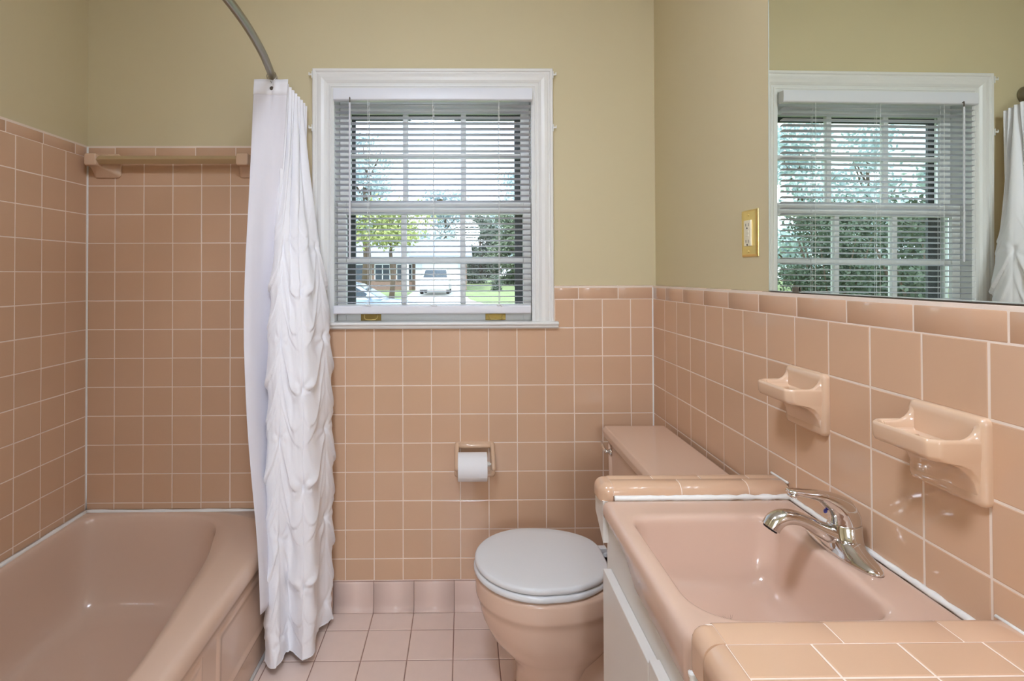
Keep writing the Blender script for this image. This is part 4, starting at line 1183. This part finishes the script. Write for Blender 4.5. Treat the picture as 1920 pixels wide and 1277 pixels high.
# ------------------------------------------------------------------ mirror and outlet
def mirror():
    t = thing('wall_mirror', 'large frameless wall mirror standing on the right wall tile cap', 'mirror', (0.7405, 0.75, 1.2335))
    ya, yb, za, zb = 0.10 - 0.75, 1.290 - 0.75, 0.0, 0.90
    o = obj('glass', MB().box((-0.0010, ya, za), (0.0012, yb, zb)).mesh('glass'), MIRROR, t, (0, 0, 0), (0, 0.0066, 0))
    ed = MB().box((-0.0014, yb, za), (0.0012, yb + 0.0028, zb)).box((-0.0014, ya, -0.0016), (0.0012, yb + 0.0028, 0.0))
    obj('polished_edge', ed.mesh('polished_edge'), MIRE, t, (0, 0, 0), (0, 0.0066, 0))
    for y in (1.185 - 0.75, 0.42 - 0.75):
        c = obj('clip', MB().box((-0.0046, y - 0.011, -0.0022), (0.0012, y + 0.011, -0.0005)).box((-0.0046, y - 0.011, -0.0005), (-0.0018, y + 0.011, 0.010)).mesh('clip'), CLIP, t)
        bevel(c, 0.0006, 2)
    obj('bottom_channel', MB().box((-0.0040, ya, -0.0030), (0.0022, yb, -0.0017)).mesh('bottom_channel'), CLIP, t)
mirror()

def outlet():
    yc, zc = 1.386, 1.378
    t = thing('wall_outlet', 'polished brass outlet plate with ivory receptacle left of the mirror', 'outlet', (XRP, yc, zc))
    def r(i, x):
        hy, hz = 0.0388 - i, 0.0610 - i
        return [(x, -hy, -hz), (x, hy, -hz), (x, hy, hz), (x, -hy, hz)]
    o = obj('brass_plate', MB().loft([r(0, 0.0), r(0, -0.0018), r(0.004, -0.0052), r(0.0075, -0.0062), r(0.009, -0.0058)]).mesh('brass_plate'), BRASS, t)
    bevel(o, 0.0012, 2, 20)
    b = obj('receptacle', MB().box((-0.0095, -0.0165, -0.0335), (-0.004, 0.0165, 0.0335)).mesh('receptacle'), IVORY, t)
    bevel(b, 0.0012, 2)
    for s in (-1, 1):
        zz = s * 0.0215
        obj('slot', MB().box((-0.0098, -0.0075, zz - 0.0035), (-0.0092, -0.0058, zz + 0.0045)).mesh('slot'), DARKP, b)
        obj('slot', MB().box((-0.0098, 0.0055, zz - 0.0030), (-0.0092, 0.0072, zz + 0.0040)).mesh('slot'), DARKP, b)
        obj('ground_hole', MB().lathe([(0.0024, 0), (0.0024, -0.0006)], (-0.0094, 0, zz - s * 0.0 - 0.0085), 10, 'x').mesh('ground_hole'), DARKP, b)
        obj('button', MB().box((-0.0108, -0.007, s * 0.0045 - 0.003), (-0.0094, 0.007, s * 0.0045 + 0.003)).mesh('button'), IVORY, b)
        obj('screw', MB().lathe([(0.0034, 0), (0.0034, -0.0008), (0.002, -0.0018)], (-0.0058, 0, s * 0.0475), 14, 'x').mesh('screw', True), BRASS, t)
outlet()

# ------------------------------------------------------------------ lamps of the room (out of the picture, above it)
def lamps():
    lx, ly = -0.22, 0.36
    t = thing('ceiling_light', 'round frosted glass ceiling light above the bathroom floor', 'ceiling light', (lx, ly, CEIL))
    obj('lamp_base', MB().lathe([(0.17, 0), (0.172, -0.018), (0.165, -0.026)], (0, 0, 0), 32).mesh('lamp_base', True), NICKEL, t)
    pr = [(0.162, -0.026)] + [(0.162 * math.cos(math.radians(a)), -0.030 - 0.075 * math.sin(math.radians(a))) for a in range(10, 86, 12)] + [(0.004, -0.1052)]
    obj('glass_shade', MB().lathe(pr, (0, 0, 0), 32).mesh('glass_shade', True), LAMPG, t)
    v = thing('vanity_light', 'bar of frosted globe bulbs on the wall above the mirror', 'vanity light', (XRP, 0.34, 2.235))
    o = obj('bar_plate', MB().box((-0.03, -0.30, -0.05), (0, 0.30, 0.05)).mesh('bar_plate'), CHROME, v)
    bevel(o, 0.004, 2)
    for k in range(4):
        y = -0.225 + 0.15 * k
        g = obj('socket', MB().lathe([(0.02, -0.03), (0.018, -0.045)], (0, y, 0), 16, 'x').mesh('socket', True), CHROME, v)
        pr = [(0.014, -0.043)] + [(0.044 * math.sin(math.radians(a)), -0.086 + 0.044 * math.cos(math.radians(a))) for a in range(25, 178, 14)]
        obj('globe_bulb', MB().lathe(pr, (0, y, 0), 20, 'x').mesh('globe_bulb', True), LAMPV, g)
lamps()

def hall_fill_lamp():  # added globe, out of view, brightening surfaces that face the viewer
    t = thing('hall_fill_light', 'unseen frosted fill globe added in the hall behind the viewer', 'fill light', (0.06, -2.35, CEIL))
    obj('canopy', MB().lathe([(0.06, 0), (0.055, -0.02), (0.01, -0.03)], (0, 0, 0), 20).mesh('canopy', True), NICKEL, t)
    obj('stem', MB().tube([(0, 0, -0.02), (0, 0, -0.50)], 0.006, 8).mesh('stem'), NICKEL, t)
    obj('globe', MB().lathe([(0.02, -0.49)] + [(0.15 * math.sin(math.radians(a)), -0.64 + 0.15 * math.cos(math.radians(a))) for a in range(12, 179, 12)], (0, 0, 0), 28).mesh('globe', True), LAMPH, t)
hall_fill_lamp()

# ------------------------------------------------------------------ outside the window
def outside():
    GRASS = mat('grass', srgb(132, 146, 98), 0.95, mottled=0.15, mscale=1.2)
    DRIVE = mat('driveway', srgb(206, 203, 196), 0.9, mottled=0.05, mscale=2)
    ROAD = mat('road', srgb(150, 150, 152), 0.9, mottled=0.05, mscale=2)
    BRICK = mat('house_brick', srgb(140, 116, 106), 0.9, mottled=0.08, mscale=12)
    SIDING = mat('house_siding', srgb(205, 208, 212), 0.8)
    ROOF = mat('house_roof', srgb(150, 158, 172), 0.85, mottled=0.06, mscale=8)
    HTRIM = mat('house_trim', srgb(225, 226, 228), 0.6)
    HGLASS = mat('house_glass', srgb(66, 74, 84), 0.1)
    CARB = mat('car_paint_silver_blue', srgb(176, 192, 216), 0.22, metal=0.3, coat=0.6)
    CARW = mat('car_paint_white', srgb(232, 233, 236), 0.25, coat=0.5)
    CGLASS = mat('car_glass', srgb(58, 68, 78), 0.08)
    RUBBER = mat('rubber', srgb(34, 34, 36), 0.8)
    HUB = mat('hub', srgb(170, 172, 176), 0.3, metal=0.8)
    LIGHTW = mat('headlamp', srgb(236, 238, 242), 0.15)
    BARK = mat('bark', srgb(96, 82, 70), 0.95, bump=0.5, bscale=20, bdist=0.02)
    LEAF_A = mat('leaf_green', srgb(104, 118, 92), 0.7, vary=0.0, mottled=0.22, mscale=1.3)
    LEAF_B = mat('leaf_dark', srgb(80, 94, 78), 0.7, mottled=0.22, mscale=1.3)
    LEAF_C = mat('leaf_yellow', srgb(150, 160, 96), 0.7, mottled=0.18, mscale=1.3)
    LEAF_D = mat('leaf_haze', srgb(190, 206, 210), 0.7, mottled=0.15, mscale=1.3)  # distance haze and glare put into the leaf colour

    def gz(y):
        return interp([(2.2, -0.55), (12, -0.5), (24, -0.30), (36, 0.02), (60, 0.35), (140, 0.9)], y)
    ys = [2.25, 6, 12, 18, 24, 30, 36, 42, 50, 60, 80, 140]
    def strip(name, xs, m, dz, lab, cat):
        mb = MB()
        xs_ = xs if callable(xs) else (lambda y: xs)
        rows = [[(xs_(y)[0], y, gz(y) + dz), (xs_(y)[1], y, gz(y) + dz)] for y in ys]
        for a, b in zip(rows, rows[1:]):
            mb.add(a + b, [(0, 1, 3, 2)])
        return tag(obj(name, mb.mesh(name), m), lab, cat, kind='structure')
    strip('lawn', (-90, 60), GRASS, 0.0, 'green lawn outside the window', 'lawn')
    mb = MB()
    mb.add([(-60, 15.0, gz(15) + 0.02), (40, 15.0, gz(15) + 0.02), (40, 21.5, gz(21.5) + 0.02), (-60, 21.5, gz(21.5) + 0.02)], [(0, 1, 2, 3)])
    tag(obj('street', mb.mesh('street'), ROAD), 'grey street running past outside the window', 'street', kind='structure')
    mb = MB()
    mb.add([(-2.6, 21.5, gz(21.5) + 0.03), (2.2, 21.5, gz(21.5) + 0.03), (0.4, 30, gz(30) + 0.03), (-3.4, 30, gz(30) + 0.03), (-0.3, 40.9, gz(40.9) + 0.04), (-3.6, 40.9, gz(40.9) + 0.04)], [(0, 1, 2, 3), (3, 2, 4, 5)])
    tag(obj('driveway', mb.mesh('driveway'), DRIVE), 'pale concrete driveway leading to the garage outside', 'driveway', kind='structure')

    # house over the road
    hy = 41.0; hb = gz(41)
    h = thing('neighbour_house', 'low brick house with garage and grey roof seen through the blinds', 'house', (-4, hy, hb))
    L = lambda x, y, z: (x + 4, y - hy, z - hb)
    def part(nm, a, b, m, par=h, bw=0):
        return obj(nm, MB().box(L(*a), L(*b)).mesh(nm), m, par)
    part('wall', (-13.5, hy + 1.2, hb), (-3.6, hy + 9, hb + 2.45), BRICK)
    part('garage_wall', (-3.6, hy, hb), (0.3, hy + 9, hb + 2.6), SIDING)
    part('garage_door', (-3.1, hy - 0.05, hb), (-0.35, hy, hb + 2.2), HTRIM)
    for k in range(4):
        part('door_panel', (-3.05, hy - 0.08, hb + 0.05 + 0.54 * k), (-0.40, hy - 0.05, hb + 0.55 + 0.54 * k), HTRIM)
    for x in (-12.4, -10.6, -8.4, -6.9, -5.2):
        wd = part('window', (x, hy + 1.12, hb + 0.75), (x + 1.25, hy + 1.2, hb + 2.05), HTRIM)
        obj('pane', MB().box(L(x + 0.08, hy + 1.09, hb + 0.83), L(x + 1.17, hy + 1.12, hb + 1.97)).mesh('pane'), HGLASS, wd)
        obj('mullion', MB().box(L(x + 0.60, hy + 1.07, hb + 0.83), L(x + 0.66, hy + 1.09, hb + 1.97)).mesh('mullion'), HTRIM, wd)
    part('porch_post', (-4.3, hy + 0.4, hb), (-4.15, hy + 0.55, hb + 2.4), HTRIM)
    part('porch_post', (-0.05, hy - 0.05, hb), (0.3, hy, hb + 2.6), BRICK)
    rf = [(hy + 0.3, hb + 2.40), (hy + 5, hb + 4.2), (hy + 9.7, hb + 2.40), (hy + 9.7, hb + 2.55), (hy + 5, hb + 4.38), (hy + 0.3, hb + 2.55)]
    obj('roof', MB().prism(rf, -14.0, -3.6, lambda u, v, q: L(q, u, v)).mesh('roof'), ROOF, h)
    rf = [(hy - 0.7, hb + 2.48), (hy + 4.6, hb + 4.0), (hy + 9.7, hb + 2.48), (hy + 9.7, hb + 2.63), (hy + 4.6, hb + 4.2), (hy - 0.7, hb + 2.63)]
    obj('garage_roof', MB().prism(rf, -4.0, 0.7, lambda u, v, q: L(q, u, v)).mesh('garage_roof'), ROOF, h)
    part('chimney', (-9.4, hy + 4.3, hb + 3.6), (-8.5, hy + 5.3, hb + 5.0), BRICK)

    # parked car, nose to the right
    def car(name, lab, paint, x, y, z, rot, kind):
        t = thing(name, lab, 'car', (x, y, z)); t.rotation_euler = (0, 0, rot)
        if kind == 'sedan':
            low = [(-2.25, 0.35), (-2.28, 0.62), (-2.18, 0.88), (-1.65, 0.95), (-1.3, 0.97), (0.65, 0.95), (0.95, 0.93), (1.75, 0.84), (2.12, 0.74), (2.26, 0.58), (2.26, 0.36), (2.1, 0.24), (-2.1, 0.24)]
            cab = [(-1.75, 0.93), (-1.0, 1.36), (-0.55, 1.44), (0.10, 1.44), (0.35, 1.38), (1.12, 0.92)]
            W, WC, ht = 0.90, 0.66, 1.44
        else:
            low = [(-2.3, 0.40), (-2.33, 0.75), (-2.25, 1.02), (-1.3, 1.06), (0.75, 1.04), (1.0, 1.02), (1.95, 0.95), (2.25, 0.82), (2.32, 0.60), (2.28, 0.36), (2.1, 0.28), (-2.15, 0.28)]
            cab = [(-2.2, 1.0), (-2.02, 1.55), (-1.75, 1.66), (0.15, 1.64), (0.42, 1.56), (1.15, 1.0)]
            W, WC, ht = 0.92, 0.72, 1.66
        rings = []
        for q, s in ((-W, 0.94), (-W * 0.97, 0.985), (-W * 0.6, 1.0), (W * 0.6, 1.0), (W * 0.97, 0.985), (W, 0.94)):
            rings.append([(a * s, q, 0.24 + (b - 0.24) * (0.97 if abs(q) > W * 0.9 else 1.0)) for a, b in low])
        o = obj('body', MB().loft(rings).mesh('body', True), paint, t)
        o.modifiers.new('es', 'EDGE_SPLIT').split_angle = math.radians(45)
        def cabin(wb, wt, zs, grow=0.0):
            rr = []
            for q in (-1, -0.5, 0.5, 1):
                rr.append([(a, q * (wb + (wt - wb) * (b - 0.93) / (ht - 0.93)), b) for a, b in cab])
            return MB().loft(rr)
        o = obj('cabin', cabin(W * 0.93, WC, 1).mesh('cabin'), paint, t)
        # glazing set a little proud
        def wpoly(pts, side):
            g = [(a, side * ((W * 0.93 + (WC - W * 0.93) * (b - 0.93) / (ht - 0.93)) + 0.006), b) for a, b in pts]
            g2 = [(a, v - side * 0.03, b) for a, v, b in g]
            return MB().loft([g, g2])
        if kind == 'sedan':
            panes = [[(-1.45, 0.98), (-0.98, 1.28), (-0.48, 1.36), (-0.30, 1.36), (-0.30, 0.98)], [(-0.22, 0.98), (-0.22, 1.36), (0.08, 1.36), (0.30, 1.31), (0.88, 0.98)]]
        else:
            panes = [[(-2.0, 1.12), (-1.9, 1.48), (-1.2, 1.54), (-1.2, 1.12)], [(-1.12, 1.12), (-1.12, 1.55), (-0.3, 1.55), (-0.3, 1.12)], [(-0.22, 1.12), (-0.22, 1.55), (0.12, 1.54), (0.36, 1.48), (0.90, 1.12)]]
        for sd in (-1, 1):
            for p in panes:
                obj('side_window', wpoly(p, sd).mesh('side_window'), CGLASS, t)
        def across(a, b, u0, u1):
            """pane across the car between two cabin outline points"""
            hw = lambda z: (W * 0.93 + (WC - W * 0.93) * (z - 0.93) / (ht - 0.93)) - 0.07
            n = Vector((-(b[1] - a[1]), 0, b[0] - a[0])).normalized()
            if n.z < 0: n = -n
            pa = (a[0] + (b[0] - a[0]) * u0, a[1] + (b[1] - a[1]) * u0); pb = (a[0] + (b[0] - a[0]) * u1, a[1] + (b[1] - a[1]) * u1)
            vs = [(pa[0], -hw(pa[1]), pa[1]), (pa[0], hw(pa[1]), pa[1]), (pb[0], hw(pb[1]), pb[1]), (pb[0], -hw(pb[1]), pb[1])]
            r0 = [tuple(Vector(v) + n * 0.008) for v in vs]; r1 = [tuple(Vector(v) - n * 0.02) for v in vs]
            return MB().loft([r0, r1])
        obj('windscreen', across(cab[-1], cab[-2], 0.08, 0.95).mesh('windscreen'), CGLASS, t)
        obj('rear_window', across(cab[0], cab[1], 0.15, 0.92).mesh('rear_window'), CGLASS, t)
        for ax in (-1.38, 1.38):
            for sd in (-1, 1):
                wl = obj('wheel', MB().lathe([(0.20, -0.1), (0.31, -0.1), (0.33, -0.07), (0.33, 0.07), (0.31, 0.1), (0.20, 0.1)], (ax, sd * (W - 0.09), 0.33), 22, 'y').mesh('wheel', True), RUBBER, t)
                obj('hub_cap', MB().lathe([(0.21, 0), (0.19, sd * 0.015), (0.05, sd * 0.02)], (ax, sd * (W + 0.008), 0.33), 16, 'y').mesh('hub_cap', True), HUB, wl)
        for sd in (-1, 1):
            obj('headlamp', MB().lathe([(0.09, 0), (0.08, 0.05), (0.03, 0.07)], (low[8][0] - 0.06, sd * W * 0.72, 0.68), 12, 'x').mesh('headlamp', True), LIGHTW, t)
            obj('door_mirror', MB().tube([(0.78, sd * (W * 0.9), 0.98), (0.76, sd * (W + 0.10), 1.02), (0.76, sd * (W + 0.18), 1.02)], [0.03, 0.075, 0.06], 10).mesh('door_mirror', True), paint, t)
        return t
    car('parked_sedan', 'silver blue sedan parked on the street outside the left panes', CARB, -3.62, 17.3, gz(17.3) + 0.02, 0.0, 'sedan')
    car('parked_suv', 'white sport utility vehicle parked before the garage outside', CARW, -1.75, 35.6, gz(35.6) + 0.05, math.radians(-91), 'suv')

    # trees and shrubs, real leaves on real branches
    R = random.Random(31)
    def tree(name, lab, cat, x, y, h, crown, leafm, n, leaf=0.22, base=None, group=None, trunk=True, flat=1.0):
        z0 = gz(y)
        t = thing(name, lab, cat, (x, y, z0), group)
        cb = base if base is not None else h * 0.35
        mb = MB()
        if trunk:
            r0 = 0.03 * h ** 0.9
            mb.tube([(0, 0, -0.1), (0.1, 0.05, h * 0.25), (0.0, -0.1, h * 0.55), (0.1, 0, h * 0.85)], [r0 * 1.3, r0, r0 * 0.7, r0 * 0.25], 8)
            for k in range(7):
                a = k * 2.4; zz = cb + (h - cb) * (0.1 + 0.11 * k)
                rr = crown * 0.75
                mb.tube([(0, 0, zz * 0.85), (rr * 0.5 * math.cos(a), rr * 0.5 * math.sin(a), zz), (rr * math.cos(a), rr * math.sin(a), zz + 0.12 * h)], [r0 * 0.4, r0 * 0.25, r0 * 0.08], 6)
        else:
            for k in range(9):
                a = k * 2.4
                mb.tube([(0, 0, 0), (crown * 0.3 * math.cos(a), crown * 0.3 * math.sin(a), h * 0.45), (crown * 0.6 * math.cos(a), crown * 0.6 * math.sin(a), h * 0.8)], [0.03, 0.02, 0.008], 5)
        obj('trunk' if trunk else 'stems', mb.mesh('trunk', True), BARK, t)
        lm = MB()
        clumps = [(R.uniform(0, 6.283), R.random() ** 0.5, R.random()) for _ in range(26)]
        vs = []; fs = []
        for i in range(n):
            a, rr, hz = clumps[i % len(clumps)]
            zc = cb + (h - cb) * hz
            prof = math.sin(math.pi * (0.12 + 0.80 * hz)) ** 0.6
            c = Vector((crown * rr * prof * math.cos(a), crown * rr * prof * math.sin(a) * flat, zc))
            d = Vector((R.gauss(0, 1), R.gauss(0, 1), R.gauss(0, 0.7))) * crown * 0.19
            p = c + d
            if p.z < 0.05: p.z = 0.05 + R.random() * 0.2
            u = Vector((R.uniform(-1, 1), R.uniform(-1, 1), R.uniform(-1, 1))).normalized() * leaf
            w = u.orthogonal().normalized() * leaf * 0.55
            b = len(vs)
            vs += [tuple(p - u), tuple(p + w), tuple(p + u), tuple(p - w)]
            fs.append((b, b + 1, b + 2, b + 3))
        me = bpy.data.meshes.new('foliage'); me.from_pydata(vs, [], fs)
        o = obj('foliage', me, leafm, t); o['kind'] = 'stuff'
        return t
    g = 'trees beyond the window'
    tree('street_tree', 'yellow green leafy tree over the house roof in the left lower panes', 'tree', -3.6, 27.0, 4.7, 2.0, LEAF_C, 2000, 0.12, 3.2, g)
    tree('yard_tree', 'dark green tree behind the lawn in the right panes', 'tree', 5.2, 52.5, 7.0, 2.4, LEAF_A, 14000, 0.15, 0.2, g)
    tree('yard_tree', 'dense dark tree at the right edge of the lower panes', 'tree', 7.8, 44, 6.0, 2.2, LEAF_B, 8000, 0.14, 0.2, g)
    tree('yard_tree', 'tall green tree standing just right of the garage', 'tree', 1.9, 58.5, 7.6, 2.6, LEAF_B, 15000, 0.17, 0.2, g)
    tree('yard_tree', 'broad dark tree filling the gap behind the right lawn shrubs', 'tree', 9.5, 58.5, 7.0, 2.6, LEAF_B, 9000, 0.16, 0.2, g)
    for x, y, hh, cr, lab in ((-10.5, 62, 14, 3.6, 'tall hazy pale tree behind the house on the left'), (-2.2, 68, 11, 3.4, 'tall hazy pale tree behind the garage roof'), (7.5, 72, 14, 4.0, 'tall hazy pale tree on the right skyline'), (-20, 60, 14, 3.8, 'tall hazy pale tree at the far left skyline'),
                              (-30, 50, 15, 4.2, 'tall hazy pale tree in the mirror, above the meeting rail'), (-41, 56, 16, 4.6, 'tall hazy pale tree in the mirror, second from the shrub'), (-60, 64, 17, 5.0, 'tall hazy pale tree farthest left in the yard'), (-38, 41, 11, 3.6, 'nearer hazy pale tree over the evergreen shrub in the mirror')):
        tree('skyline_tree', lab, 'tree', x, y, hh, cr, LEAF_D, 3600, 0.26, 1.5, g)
    tree('front_tree', 'haze-tinted leafy tree branches across the upper left panes', 'tree', -5.6, 31.0, 9.5, 1.7, LEAF_D, 2600, 0.13, 3.4, g)
    for x, y, hh, cr, lab in ((-4.3, 6.4, 2.75, 1.15, 'dark evergreen shrub close outside, seen in the mirror'), (-7.6, 8.2, 3.3, 1.35, 'large dark evergreen shrub at the left of the yard'), (-11.3, 9.8, 3.6, 1.5, 'big evergreen shrub farthest left in the yard'), (-6.6, 11.6, 3.3, 1.2, 'broad shrub behind the evergreen in the yard'), (-10.6, 14.0, 3.6, 1.4, 'evergreen shrub at the back of the side yard')):
        tree('evergreen_shrub', lab, 'shrub', x, y, hh, cr, LEAF_B, 16000, 0.038, 0.02, 'shrubs outside the house', False)
    for x, lab in ((2.4, 'small clipped shrub on the lawn edge, left one'), (4.4, 'small clipped shrub on the lawn edge, right one')):
        tree('lawn_shrub', lab, 'shrub', x, 39.5, 1.1, 0.5, LEAF_B, 900, 0.08, 0.05, 'small shrubs on the far lawn', False)
outside()
